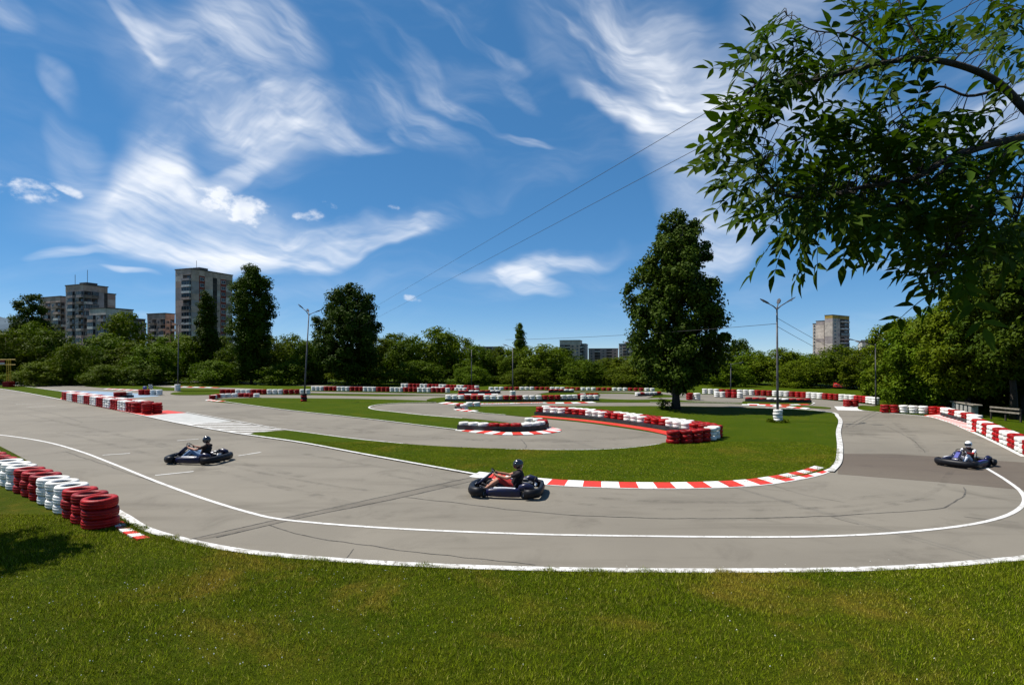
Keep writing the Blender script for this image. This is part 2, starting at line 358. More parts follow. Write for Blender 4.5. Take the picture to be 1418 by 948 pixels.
# ================================================================== the setting: ground, track, islands, paint
def sheet(name, pts, z, mat, thick=0.0):
    """flat polygon from ground points (x, y), with side walls going down thick metres"""
    mb = MB(); n = len(pts)
    area = sum(pts[i][0] * pts[(i + 1) % n][1] - pts[(i + 1) % n][0] * pts[i][1] for i in range(n))
    if area < 0: pts = pts[::-1]
    mb.quad([(p[0], p[1], z) for p in pts], mat)
    if thick:
        for i in range(n):
            a, b = pts[i], pts[(i + 1) % n]
            mb.quad([(a[0], a[1], z - thick), (b[0], b[1], z - thick), (b[0], b[1], z), (a[0], a[1], z)], mat)
    return struct(mb.build(name))
def gp(l, n=6, closed=False): return spline([G(*p) for p in l], n, closed)
def ribbon(path, width, z, mat, mb=None, side=0.0):
    """strip along a path, side shifts it to the left in metres"""
    mb = mb or MB(); L = []; R = []
    for k, p in enumerate(path):
        t = (path[min(k + 1, len(path) - 1)] - path[max(k - 1, 0)]); t.z = 0; t.normalize(); nrm = Vector((-t.y, t.x, 0))
        L.append(p + nrm * (side + width / 2)); R.append(p + nrm * (side - width / 2))
    for k in range(len(path) - 1):
        mb.quad([(R[k].x, R[k].y, z), (R[k + 1].x, R[k + 1].y, z), (L[k + 1].x, L[k + 1].y, z), (L[k].x, L[k].y, z)], mat)
    return mb
def line(name, px, width, mat='wline', z=0.009, n=6, side=0.0):
    return struct(ribbon(gp(px, n), width, z, M[mat], side=side).build(name))
# ground to the horizon
mb = MB(); S = 4000
ys = [-60, 0, 60, 140, 400, S]; xs = [-S, -400, -100, 0, 100, 400, S]
for y0, y1 in zip(ys, ys[1:]):
    for x0, x1 in zip(xs, xs[1:]): mb.quad([(x0, y0, -.03), (x1, y0, -.03), (x1, y1, -.03), (x0, y1, -.03)], M['lawn'])
struct(mb.build('ground'))
# --- asphalt: the near track and the whole infield
NEAR = [(-160, 569), (-40, 601), (30, 634), (96, 676), (168, 717), (200, 736), (240, 748), (330, 766), (450, 778), (600, 787), (760, 792), (900, 794), (1050, 794), (1200, 792), (1300, 787), (1418, 777), (1520, 762), (1640, 735), (1700, 705), (1640, 678), (1530, 657), (1418, 632)]
RIGHT = [(1418, 632), (1380, 613), (1340, 595), (1310, 583), (1280, 576), (1240, 572.5), (1195, 568)]
near_edge = gp(NEAR, 8); right_edge = gp(RIGHT, 6)
far_edge = [G(*p) for p in [(1190, 564), (1215, 561), (1180, 557), (1120, 551), (1060, 549), (960, 549), (893, 551), (830, 546), (760, 547), (690, 541), (640, 548), (600, 548), (520, 548.5), (433, 547), (300, 546), (245, 541.5), (240, 528), (180, 526), (80, 525), (-60, 524), (-220, 526)]]
asph = near_edge + right_edge[1:] + far_edge
sheet('asphalt_track', [(p.x, p.y) for p in asph], 0.0, M['asphalt'])
# far roads lie as strips on the grass
ROADZ = [0.0]
def road(px, n=6):
    a, b = px; ROADZ[0] += 0.0012; return sheet('far_road', [(p.x, p.y) for p in gp(a, n) + gp(b[::-1], n)], ROADZ[0], M['asphalt'])
road(([(238, 527.2), (300, 528.6), (350, 530.2), (430, 533), (520, 535)], [(238, 528.4), (300, 529.8), (350, 531.6), (430, 534.3), (520, 536.2)]))
road(([(243, 535), (310, 536.4), (430, 541.5), (520, 543.4), (640, 544.5), (690, 541)], [(243, 537.2), (310, 538.6), (430, 544), (520, 545.4), (640, 546.6), (690, 545)]))
road(([(690, 540.8), (730, 540.4), (790, 541.6), (900, 542.2), (980, 546), (1060, 546.5), (1060, 549)], [(690, 546.5), (730, 546.5), (762, 543), (900, 544.2), (950, 549), (1000, 552), (1060, 553)]))
road(([(966, 550.8), (1010, 550.6), (1060, 549), (1130, 553), (1190, 559)], [(966, 554), (1010, 556.2), (1060, 556.8), (1130, 560), (1190, 564)]))
road(([(830, 544.8), (870, 545.2), (905, 548)], [(830, 552), (865, 553.4), (893, 552)]))
# --- grass islands, a low step above the track
def island(name, px, n=5, z=0.035): return sheet(name, [(p.x, p.y) for p in gp(px, n, True)], z, M['lawn'], 0.06)
ISL_A = [(352, 599.5), (420, 613), (500, 628), (560, 639), (610, 648), (660, 657), (700, 661.5), (760, 666), (850, 670), (950, 671.5), (1050, 667.5), (1100, 661), (1140, 652), (1157, 643), (1162, 625), (1160, 600), (1159, 577), (1150, 571.5), (1120, 568), (1060, 565.5), (1000, 563.5), (940, 562.5), (850, 562.5), (760, 562.5), (690, 562.5), (652, 563), (640, 566), (652, 570), (700, 574.5), (745, 579), (800, 584), (860, 592), (905, 599), (936, 606), (915, 614.5), (880, 619), (840, 622), (760, 623), (700, 622), (620, 619), (560, 615), (500, 609), (430, 600), (395, 596.5)]
island('lawn', ISL_A, 4)
island('lawn', [(296, 553.5), (330, 551.5), (420, 551.5), (520, 552.8), (600, 556), (604, 557.5), (560, 558.2), (530, 560), (512, 564.5), (522, 567.5), (545, 570), (590, 575), (640, 579), (690, 584), (722, 588), (752, 593), (735, 598), (690, 599), (640, 595.5), (600, 591), (530, 582.4), (460, 574.5), (400, 568), (340, 560)], 5)
island('lawn', [(606, 557.6), (640, 558.4), (760, 557.2), (900, 557.4), (1000, 558.4), (1060, 561), (1110, 564), (1148, 566), (1150, 564.6), (1100, 561), (1050, 558.4), (1000, 557.2), (960, 555.5), (920, 552.8), (880, 553.6), (830, 552), (826, 546), (780, 544.6), (735, 547.6), (660, 549.6), (615, 550)], 4)
island('lawn', [(-60, 529), (-10, 533), (17, 533.4), (60, 539), (88, 543), (100, 546), (96, 554), (70, 549.5), (30, 542.2), (0, 537.6), (-60, 532)], 4)
island('lawn', [(77, 528.2), (110, 527.2), (152, 528.4), (156, 531), (200, 533.4), (245, 537.2), (300, 538.6), (300, 541.2), (245, 541.2), (200, 539.6), (190, 538.8), (143, 537), (108, 532.6)], 4)
island('lawn', [(216, 529.5), (240, 528.6), (245, 534.6), (232, 533)], 3)
island('lawn', [(236, 545.5), (250, 542.6), (302, 542.4), (303, 546.4), (250, 547)], 3)
island('lawn', [(1034, 558.2), (1034, 555), (1080, 555), (1124, 557.5), (1124, 559.6), (1080, 559.6)], 3)
island('lawn', [(1196, 568), (1188, 564), (1196, 561.5), (1225, 564), (1300, 570), (1290, 575), (1240, 572)], 3)
# foreground bank: everything on the camera's side of the near edge
bank = [(p.x, p.y) for p in near_edge[:-40]]
bank_poly = bank + [(26, 12), (26, -20), (-40, -20), (-40, 30)]
sheet('grass_bank', bank_poly, 0.03, M['bank'], 0.05)
# --- painted lines
line('edge_line', NEAR[3:16], 0.21, 'wedge', 0.039, side=0.075)
line('edge_line', NEAR[15:20], 0.21, 'wedge', 0.039, side=0.075)
line('edge_line', RIGHT, 0.2, 'wline')
line('centre_line', [(-30, 599), (0, 602), (60, 611), (110, 624.5), (160, 643.5), (230, 671.5), (300, 696), (340, 708), (380, 717.5), (440, 724), (520, 730), (640, 736), (760, 740), (880, 742), (1000, 743.2), (1110, 743), (1200, 740), (1290, 733), (1350, 725), (1390, 715), (1410, 705), (1419, 692), (1413, 680), (1395, 666), (1366, 648)], 0.11, 'wline', n=10)
line('edge_line', [(-60, 531.5), (0, 538.4), (30, 543), (88, 554), (150, 565.5), (200, 576), (260, 588.5), (330, 600.5), (420, 613.6), (500, 628.6), (560, 639.6), (610, 648.6), (662, 658)], 0.16, 'wline', 0.042)
line('edge_line', [(1150, 653.5), (1159, 644), (1163, 626), (1161, 600), (1160, 577), (1150, 571), (1120, 567.6), (1060, 565)], 0.23, 'wedge', 0.042)
line('edge_line', [(258, 571), (340, 585.5), (400, 596), (430, 600), (500, 609), (560, 615)], 0.10, 'wworn', 0.042)
line('edge_line', [(640, 596), (600, 591.2), (530, 582.6), (460, 574.7), (400, 568.2), (340, 560.2), (300, 554.5)], 0.12, 'wline', 0.042)
line('edge_line', [(604, 557.4), (560, 558), (530, 559.8), (511, 564.5), (522, 567.9), (545, 570.4), (590, 575.3), (640, 579.3)], 0.16, 'wworn', 0.042)
line('edge_line', [(700, 574.8), (660, 571), (646, 567)], 0.14, 'wworn', 0.042)
line('edge_line', [(700, 622.5), (760, 623.4), (840, 622.6), (880, 619.6), (915, 615)], 0.08, 'wworn', 0.042)
line('edge_line', [(900, 557), (1000, 558.0), (1027, 559.2)], 0.14, 'wworn', 0.042)
line('edge_line', [(17, 533.0), (60, 538.4), (90, 542.6)], 0.16, 'wworn', 0.042)
line('edge_line', [(1124, 560), (1126, 557.6), (1080, 554.6)], 0.14, 'wline', 0.042)
for a, b in (((22, 559.5), (61, 558.2)), ((36, 563.4), (77, 562.2)), ((-12, 552.5), (10, 551.8)), ((0, 545.8), (20, 545.6)), ((-30, 549), (-2, 548.6)), ((-20, 564.5), (0, 564)), ((142, 630), (180, 627.5)), ((215, 658), (268, 652.6)), ((330, 631), (361, 626)), ((245, 610), (275, 607.6))):
    line('grid_mark', [a, b], 0.12, 'wworn', 0.010, 1)
# --- pale painted run-off with white bars beyond the left tyre block
HATCH = [(192, 575), (232, 571.6), (258, 571.4), (340, 586), (404, 597.2), (352, 601), (330, 599.8), (262, 587.6)]
hp = [G(*p) for p in HATCH]
hatch = sheet('painted_runoff', [(p.x, p.y) for p in hp[:3]] + [(p.x, p.y) for p in [G(322, 583)]] + [(p.x, p.y) for p in hp[3:4]][:0] + [(p.x, p.y) for p in [G(262, 587.6)]], 0.005, M['pale'])
def xspan(y):
    xs_ = []
    n = len(hp)
    for i in range(n):
        a, b = hp[i], hp[(i + 1) % n]
        if (a.y - y) * (b.y - y) < 0: xs_.append(a.x + (b.x - a.x) * (y - a.y) / (b.y - a.y))
    return (min(xs_), max(xs_)) if len(xs_) >= 2 else None
y = G(0, 600.5).y
while y < G(0, 583.5).y:
    sp = xspan(y)
    if sp:
        x0, x1 = sp; q = xspan(y + .34) or sp
        m_ = MB(); m_.quad([(x0, y, .011), (x1, y, .011), (q[1], y + .34, .011), (q[0], y + .34, .011)], M['wline']); m_.build('bar', None, hatch)
    y += .88
sheet('red_paint', [(p.x, p.y) for p in [G(196, 576), G(200, 571), G(232, 568), G(258, 571.4), G(235, 572.6)]], 0.012, M['kred'])
sheet('red_paint', [(p.x, p.y) for p in gp([(84, 553), (120, 560), (160, 568), (198, 575.4)], 4) + gp([(202, 573), (160, 565), (120, 557), (84, 551)], 4)], 0.046, M['kred'])
sheet('blue_paint', [(p.x, p.y) for p in [G(72, 540.5), G(105, 541), (G(135, 541.4)), G(200, 545), G(222, 548), G(180, 551), G(132, 548)]], 0.006, M['blue'])
sheet('painted_runoff', [(p.x, p.y) for p in [G(1155, 562.5), G(1186, 562.5), G(1196, 568.6), G(1160, 567.6)]], 0.005, M['wline'])
sheet('asphalt_patch', [(p.x, p.y) for p in [G(1161, 628), G(1240, 628.5), G(1300, 632), G(1418, 640), G(1500, 648), G(1560, 700), G(1418, 678), G(1300, 667), G(1160, 656)]], 0.0045, M['patch'])
# --- seams and cracks in the asphalt
def crack(px, w, jag=0.03):
    P = resample(gp(px, 4), 0.35); Q = [p + Vector((random.uniform(-jag, jag), random.uniform(-jag, jag), 0)) for p, t in P]
    mb = MB(); L = []
    for k, p in enumerate(Q):
        t = (Q[min(k + 1, len(Q) - 1)] - Q[max(k - 1, 0)]).normalized(); nrm = Vector((-t.y, t.x, 0)); ww = w * random.uniform(.5, 1.3) / 2
        L.append((p + nrm * ww, p - nrm * ww))
    for a, b in zip(L, L[1:]): mb.quad([(a[1].x, a[1].y, .0065), (b[1].x, b[1].y, .0065), (b[0].x, b[0].y, .0065), (a[0].x, a[0].y, .0065)], M['tar'])
    return struct(mb.build('road_crack'))
crack([(252, 749), (380, 720), (500, 694), (600, 672), (660, 659)], .05, .01); crack([(300, 744), (420, 716), (540, 692), (640, 669), (668, 663)], .05, .01)
sheet('asphalt_patch', [(p.x, p.y) for p in [G(254, 749), G(380, 720.5), G(660, 659.5), G(668, 663), G(540, 691.5), G(420, 715.5), G(300, 743)]], 0.0042, M['seam'])
crack([(560, 688), (640, 697), (720, 707), (850, 715.5), (1000, 717.8), (1150, 714), (1250, 708), (1295, 705), (1325, 693), (1337, 685), (1333, 673)], .035)
crack([(372, 727), (430, 743), (490, 752), (560, 762), (760, 783)], .03); crack([(478, 776), (497, 752)], .02)
crack([(1150, 715), (1200, 729)], .018); crack([(90, 625), (180, 655), (215, 668)], .03); crack([(1228, 590), (1265, 610), (1283, 628)], .03); crack([(1180, 576.5), (1220, 576), (1280, 577)], .05)
crack([(0, 634), (60, 629), (120, 622), (200, 620)], .025); crack([(1060, 668), (1110, 684), (1180, 697)], .015); crack([(1164, 597), (1200, 596)], .08); crack([(722, 608), (725, 612), (729, 618), (724, 621)], .05); crack([(112, 584), (160, 583), (230, 579)], .03); crack([(40, 566), (80, 574), (115, 585)], .03); crack([(500, 594), (545, 592)], .04); crack([(1335, 715), (1418, 724)], .02); crack([(800, 640), (801, 640)], .02)
# --- rubber left by the karts, worn through in places
SK = [([(1290, 690), (1180, 700), (1000, 706), (860, 702), (740, 690), (640, 676), (520, 654)], .22), ([(1250, 684), (1150, 692), (980, 695), (840, 690), (700, 676), (560, 652), (420, 628)], .30), ([(1320, 650), (1270, 690), (1150, 712), (950, 722)], .2), ([(500, 700), (380, 672), (280, 648), (180, 622), (80, 598)], .3), ([(420, 660), (320, 638), (220, 614), (120, 592), (30, 572)], .35), ([(600, 690), (460, 672), (330, 648), (200, 612)], .2), ([(1165, 598), (1185, 600), (1215, 603)], .8), ([(1170, 584), (1200, 584.6)], .7), ([(110, 598), (140, 602), (160, 604)], .9), ([(600, 606), (700, 611), (800, 611), (880, 606), (900, 600)], .3), ([(420, 590), (520, 600), (640, 608), (760, 610)], .35), ([(330, 575), (430, 588), (520, 598)], .4), ([(860, 600), (800, 594), (700, 583), (600, 572), (550, 566)], .3), ([(1240, 585), (1260, 600), (1280, 625)], .4), ([(230, 760), (330, 735), (480, 700)], .12)]
for i, (px, w) in enumerate(SK): struct(ribbon(gp(px, 8), w, .0052 + .0001 * i, M['skid']).build('rubber_mark'))
# --- kerbs: real red and white blocks
def kerb(name, px, width, step, first=0, h=0.045, n=8, label=None, lay=0.0, skew=0.0):
    path = gp(px, n); L = length(path); k = max(2, round(L / step)); P = resample(path, L / k * 0.9999)
    root = empty(name, (path[0].x, path[0].y, 0)); struct(root)
    if label: root['label'] = label
    for i in range(len(P) - 1):
        (a, ta), (b, tb) = P[i], P[i + 1]; na, nb = Vector((-ta.y, ta.x, 0)), Vector((-tb.y, tb.x, 0))
        m = M['kred'] if (i + first) % 2 == 0 else M['kwhite']; mb = MB(); g = 0.004
        a2, b2 = a + (b - a) * g, b - (b - a) * g
        A = [a2, b2, b2 + nb * width + tb * skew, a2 + na * width + ta * skew]
        z0 = [0.012 + lay, .012 + lay, h + lay, h + lay]
        o = Vector((path[0].x, path[0].y, 0)); top = [Vector((p.x, p.y, z)) - o for p, z in zip(A, z0)]; bot = [Vector((p.x, p.y, -.02)) - o for p in A]
        mb.quad(top, m)
        for q in range(4): mb.quad([bot[q], bot[(q + 1) % 4], top[(q + 1) % 4], top[q]], m)
        mb.build('kerb_block', None, root)
    return root
kerb('kerb', [(650, 659.5), (700, 665.3), (760, 671), (850, 675), (950, 675.8), (1050, 671.5), (1100, 664.5), (1135, 657), (1154, 650)], 0.62, 0.56, 1, 0.06)
line('kerb_edge_line', [(650, 659.8), (700, 665.8), (760, 671.6), (850, 675.7), (950, 676.5), (1050, 672.2), (1100, 665.2), (1135, 657.7), (1155, 650.5)], 0.07, 'wline', 0.013)
kerb('kerb', [(630, 595.6), (660, 599.2), (700, 602.4), (740, 601.6), (770, 598.8), (778, 596.4), (768, 592.6), (757, 590.8)], 0.75, 0.55, 1, 0.05, lay=0.02)
struct(ribbon(gp([(740, 576.6), (800, 581.9), (860, 589.3), (905, 596.3), (940, 604)], 8), 0.85, .048, M['kred']).build('red_kerb'))
kerb('kerb', [(607, 558), (625, 559.8), (665, 560.2)], 0.9, 0.75, 1, 0.05, lay=0.02)
kerb('kerb', [(757, 558.6), (790, 558.6), (826, 557.6)], 0.8, 0.75, 0, 0.05, lay=0.02)
kb = struct(ribbon(gp([(665.5, 559.6), (700, 559.2), (756.5, 558.1)], 6), 0.9, .06, M['kwhite']).build('lettered_kerb')); kb.location = (0, 0, 0)
kerb('kerb', [(1027, 561), (1060, 562), (1090, 564), (1117, 566.2)], 0.45, 0.62, 1, 0.05, lay=0.03)
kerb('kerb', [(143, 538.6), (165, 539.8), (192, 541)], 0.6, 0.9, 1, 0.05, lay=0.03)
kerb('kerb', [(236, 535.2), (260, 536), (300, 537)], 0.5, 1.2, 1, 0.05, lay=0.03)
kerb('kerb', [(628, 566.8), (640, 569), (655, 570.2)], 0.6, 0.6, 1, 0.05, lay=0.02)
kerb('kerb', [(284, 554), (296, 555.6), (306, 556.2)], 0.5, 0.6, 1, 0.05, lay=0.02)
kerb('kerb', [(634, 546.6), (690, 546.2)], 0.6, 0.8, 0, 0.05, lay=0.03)
kerb('kerb', [(1035, 560), (1080, 561.2), (1122, 560.6)], 0.4, 0.9, 1, 0.05, lay=0.02)
kerb('kerb', [(170, 723), (186, 736), (208, 746.5)], -0.24, 0.30, 0, 0.04, lay=0.03)
# right-hand kerb beside the barrier, painted white with red strokes
kr = kerb('kerb', [(1345, 597.6), (1330, 590.6), (1312, 583.6), (1296, 578.6), (1280, 575)], -1.0, 0.36, 0, 0.07, lay=0.01, skew=0.5)
# lettering on the white kerb in front of the long infield tyre row; two more words there cannot be read
ktxt = bpy.data.curves.new('kerb_lettering', 'FONT'); ktxt.body = 'KARTING  TRACK'; ktxt.size = 0.80; ktxt.extrude = 0.001; ktxt.align_x = 'LEFT'
ktxt.materials.append(M['kred'])
p0, p1 = G(668, 560.0), G(754, 558.6)
to = bpy.data.objects.new('lettering', ktxt); COL.objects.link(to); to.parent = kb
dirv = (p1 - p0); to.location = (p0 + Vector((0.1, 0.12, 0.078))) - kb.location; to.rotation_euler = (rad(2.3), 0, math.atan2(dirv.y, dirv.x)); to.scale = (0.70, 0.95, 1)
for i in range(13):
    if i == 6: continue
    q = p0.lerp(p1, 0.60 + i * 0.029); mb = MB(); s_ = .09
    mb.quad([(0, .12, .0), (s_, .12, .0), (s_ * 1.6, .70, .018), (s_ * .6, .70, .018)], M['kred']); mb.build('stroke', None, kb, loc=q - kb.location + Vector((0, 0, .084)))
# --- grass blades of the foreground bank
def inside(px_, py_, poly):
    c = np.zeros(len(px_), bool); n = len(poly)
    for i in range(n):
        (x0, y0), (x1, y1) = poly[i], poly[(i + 1) % n]
        if y0 == y1: continue
        k = ((y0 > py_) != (y1 > py_)) & (px_ < (x1 - x0) * (py_ - y0) / (y1 - y0) + x0); c ^= k
    return c
def blades(name, n, xr, yr, poly, hmin, hmax, w, z, wmul=0.0):
    r = np.random.RandomState(len(name) + n % 97)
    x = r.uniform(*xr, n); y = r.uniform(*yr, n); k = (np.abs(x) < 0.92 * y + 1.2)
    k &= inside(x, y, poly); x = x[k]; y = y[k]; n = len(x)
    cl = (np.sin(x * 3.1 + np.sin(y * 2.3) * 2) + np.sin(y * 4.7 + x * 1.3) + np.sin(x * .9 - y * .7) * 1.3) / 3.3
    h = (hmin + (hmax - hmin) * r.rand(n) ** 1.6) * (1 + 0.45 * cl); a = r.rand(n) * 6.283; lean = r.uniform(.2, 1.0, n) * h; b = a + 1.5708 + r.normal(0, .6, n)
    w = w * (0.7 + .6 * r.rand(n)) * (1 + wmul * np.maximum(y - 8, 0))
    V = np.empty((n, 3, 3)); cx, sx = np.cos(a) * w / 2, np.sin(a) * w / 2
    V[:, 0] = np.stack([x - cx, y - sx, np.full(n, z)], 1); V[:, 1] = np.stack([x + cx, y + sx, np.full(n, z)], 1)
    V[:, 2] = np.stack([x + np.cos(b) * lean, y + np.sin(b) * lean, z + h], 1)
    me = bpy.data.meshes.new(name); me.vertices.add(n * 3); me.vertices.foreach_set('co', V.reshape(-1)); me.loops.add(n * 3); me.loops.foreach_set('vertex_index', np.arange(n * 3))
    me.polygons.add(n); me.polygons.foreach_set('loop_start', np.arange(0, n * 3, 3)); me.update(calc_edges=True); me.materials.append(M['blade'])
    return link(name, me)
tag(blades('bank_grass', 620000, (-13, 13), (6.2, 14.2), bank_poly, .020, .068, .0075, .028, .08), 'mown grass and weeds of the foreground bank below the track', 'grass', kind='stuff')
# ragged fringe where the bank meets the paint
def fringe(name, path, n, off0, off1, h0, h1, w, z):
    r = np.random.RandomState(8); L = np.array([[p.x, p.y] for p in path]); k = r.randint(0, len(L) - 1, n); u = r.rand(n, 1); P = L[k] + (L[k + 1] - L[k]) * u; t = (L[k + 1] - L[k]); t /= np.linalg.norm(t, axis=1, keepdims=True)
    cen = r.uniform(L[:, 0].min(), L[:, 0].max(), 60); sg = r.uniform(.04, .35, 60); am = r.uniform(.08, .6, 60); dens = (am * np.exp(-((P[:, :1] - cen) / sg) ** 2)).sum(1); keep = r.rand(n) < np.clip(dens, .03, .8); P = P[keep]; t = t[keep]; dens = np.clip(dens[keep], .1, 1); n = len(P)
    o = off0 + (off1 - off0) * r.rand(n) ** .8 * (.35 + .75 * dens); x = P[:, 0] - t[:, 1] * o; y = P[:, 1] + t[:, 0] * o
    h = (h0 + (h1 - h0) * r.rand(n) ** 1.5) * (.5 + .7 * dens); a = r.rand(n) * 6.283; b = r.rand(n) * 6.283; ln = h * r.uniform(.3, 1.1, n); V = np.empty((n, 3, 3)); c, q = np.cos(a) * w / 2, np.sin(a) * w / 2
    V[:, 0] = np.stack([x - c, y - q, np.full(n, z)], 1); V[:, 1] = np.stack([x + c, y + q, np.full(n, z)], 1); V[:, 2] = np.stack([x + np.cos(b) * ln, y + np.sin(b) * ln, z + h], 1)
    me = bpy.data.meshes.new(name); me.vertices.add(n * 3); me.vertices.foreach_set('co', V.reshape(-1)); me.loops.add(n * 3); me.loops.foreach_set('vertex_index', np.arange(n * 3)); me.polygons.add(n); me.polygons.foreach_set('loop_start', np.arange(0, n * 3, 3)); me.update(calc_edges=True); me.materials.append(M['blade']); return link(name, me)
tag(fringe('edge_grass', gp(NEAR[3:16], 12), 40000, -.22, .10, .025, .075, .008, .028), 'ragged grass creeping over the near white edge line', 'grass', kind='stuff')
pa = [(p.x, p.y) for p in gp(ISL_A, 4, True)]
tag(blades('lawn_grass', 330000, (-12, 14), (17.5, 27.0), pa, .015, .038, .013, .033), 'short green lawn grass inside the near bend', 'grass', kind='stuff')
M['petal'] = material('clover_petal', (0.66, 0.66, 0.58), rough=.8)
mb = MB(); r = random.Random(5)
for i in range(330):
    if i < 170: x, y_ = r.gauss(-4.2, 2.0), r.uniform(7.0, 10.5)
    elif i < 280: x, y_ = r.uniform(-9, 8), r.uniform(6.8, 11.0)
    else: x, y_ = r.uniform(-4, 6), r.uniform(18.4, 21.5)
    s_ = r.uniform(.003, .0075); zz = .045 + r.random() * .02
    mb.box((x, y_, zz), (s_ * 2, s_ * 2, s_ * 1.4), M['petal'], taper=.5)
tag(mb.build('clover_flowers'), 'tiny white clover flowers dotted over the grass', 'flowers', kind='stuff')
# ================================================================== tyre barriers
def tyre_profile(R, w, near):
    h = w / 2 - 0.004
    if near:
        return [(R * .60, -h * .55), (R * .66, -h * .92), (R * .80, -h), (R * .93, -h * .93), (R * .985, -h * .70), (R, -h * .42), (R * .988, -h * .38), (R * .988, -h * .30), (R * 1.004, -h * .26), (R * 1.004, h * .26), (R * .988, h * .30), (R * .988, h * .38), (R, h * .42), (R * .985, h * .70), (R * .93, h * .93), (R * .80, h), (R * .66, h * .92), (R * .60, h * .55)]
    return [(R * .60, -h * .6), (R * .80, -h), (R * .96, -h * .85), (R, -h * .3), (R, h * .3), (R * .96, h * .85), (R * .80, h), (R * .60, h * .6)]
_tm = {}
def tyre_mesh(R, w, col, lod):
    k = (round(R, 3), round(w, 3), col, lod)
    if k not in _tm:
        mb = MB(); prof = tyre_profile(R, w, lod == 0); n = len(prof); paint = M[{'r': 'red_t', 'w': 'white_t', 'b': 'rubber'}[col]]
        mb.mi(paint); mb.mi(M['rubber'])
        mb.lathe(prof, (32, 16, 10)[lod], closed=True, fmat=lambda i: M['rubber'] if i == n - 1 else paint)
        _tm[k] = mb.mesh('tyre', 'all')
    return _tm[k]
_sm = {}
def stack_mesh(R, w, col, layers):
    """a whole stack in one mesh, for the rows too far away to show single tyres"""
    k = (round(R, 3), round(w, 3), col, layers)
    if k not in _sm:
        mb = MB(); prof = tyre_profile(R, w, False); n = len(prof); paint = M[{'r': 'red_t', 'w': 'white_t', 'b': 'rubber'}[col]]
        mb.mi(paint); mb.mi(M['rubber'])
        for i in range(layers): mb.lathe(prof, 10, closed=True, fmat=lambda q: M['rubber'] if q == n - 1 else paint, off=(.01 * (i % 2), 0, w * (i + .5)))
        _sm[k] = mb.mesh('tyre_stack', 'all')
    return _sm[k]
ORD = ['zeroth', 'first', 'second', 'third', 'fourth', 'fifth', 'sixth', 'seventh', 'eighth', 'ninth', 'tenth', 'eleventh', 'twelfth', 'thirteenth', 'fourteenth', 'fifteenth', 'sixteenth', 'seventeenth', 'eighteenth', 'nineteenth']
TENS = ['', '', 'twenty', 'thirty', 'forty', 'fifty', 'sixty']
def ordinal(n):
    if n < 20: return ORD[n]
    return TENS[n // 10][:-1] + 'ieth' if n % 10 == 0 else TENS[n // 10] + '-' + ORD[n % 10]
BN = {'the left of the short blue-apron barrier': 'short barrier beside the blue apron', 'the left end of the low black-fronted infield row': 'low infield row behind the lettered kerb row',
      'the left end of the lettered-kerb row': 'long row behind the lettered kerb', 'the left of the white end piece, lettered-kerb row': 'white end piece of the lettered-kerb row',
      'the left of the small red piece behind the lettered-kerb row': 'small red piece behind the lettered-kerb row', 'the left of the tip marker on the middle lawn': 'small tip marker on the middle lawn',
      'the left end of the thin right-hand island row': 'thin island row on the right', 'the left of the short row left of the poplar trunk': 'short row left of the poplar trunk',
      'the far end of the belted right roadside row': 'right roadside tyre row', 'the left of the low dark row by the hedge': 'low dark row by the hedge', 'the left of the small white far marker': 'small white marker far left'}
STACKS = []      # every stack of every row: dict(pos, colour, ...)
def row(px, pattern, where, layers=3, R=0.30, w=0.19, gap=1.02, cycle=True, back=0.0, belt=0.0, belt_side=-1, group='tyre barrier stacks', start=0.0, count=None, maxn=None, beltname=None, lift=0.0):
    path = spline([G(*p) for p in px], 8) if len(px) > 2 else [G(*p) for p in px]
    if back:
        q = []
        for k, p in enumerate(path):
            t = (path[min(k + 1, len(path) - 1)] - path[max(k - 1, 0)]).normalized(); q.append(p + Vector((-t.y, t.x, 0)) * back)
        path = q
    cols = ''.join(c * n for c, n in pattern); P = resample(path, 2 * R * gap, start)
    for i, (p, t) in enumerate(P):
        if maxn and i >= maxn: break
        c = cols[i % len(cols)] if cycle else cols[min(i, len(cols) - 1)]
        STACKS.append(dict(p=p.copy(), c=c, n=i + 1, where=where, layers=layers, R=R, w=w, group=group, ang=math.atan2(t.y, t.x), lift=lift))
    if belt:
        mb = MB(); A = []
        pts = [p for p, t in P][:maxn] if maxn else [p for p, t in P]
        pts = [pts[0] - (pts[1] - pts[0]) * .45] + pts + [pts[-1] + (pts[-1] - pts[-2]) * .45] if len(pts) > 1 else pts
        for k, p in enumerate(pts):
            t = (pts[min(k + 1, len(pts) - 1)] - pts[max(k - 1, 0)]).normalized(); A.append((p, Vector((-t.y, t.x, 0)) * belt_side))
        for k in range(len(A) - 1):
            (p, n_), (q, m_) = A[k], A[k + 1]; d0, d1 = R + .010, R + .028
            a, b, c, d = p + n_ * d0, q + m_ * d0, q + m_ * d1, p + n_ * d1; z0, z1 = 0.03, belt
            lo = [Vector((v.x, v.y, z0)) for v in (a, b, c, d)]; hi = [Vector((v.x, v.y, z1)) for v in (a, b, c, d)]
            mb.quad(hi, M['belt']); mb.quad(lo[::-1], M['belt']); mb.quad([lo[3], lo[2], hi[2], hi[3]], M['belt']); mb.quad([lo[1], lo[0], hi[0], hi[1]], M['belt'])
            if k == 0: mb.quad([lo[0], lo[3], hi[3], hi[0]], M['belt'])
            if k == len(A) - 2: mb.quad([lo[2], lo[1], hi[1], hi[2]], M['belt'])
        o = mb.build('rubber_belt'); tag(o, beltname or 'black rubber belt at the foot of the ' + BN.get(where, ''), 'belt', 'rubber belts along tyre rows')
    return path
g1 = 'tyre stacks on the left bank'
row([(139, 730.5), (92, 705), (40, 681), (-20, 652)], [('r', 3), ('w', 3)], 'the near end of the left foreground row', 3, .365, .225, 1.0, group=g1)
g2 = 'stacks of the left tyre block'
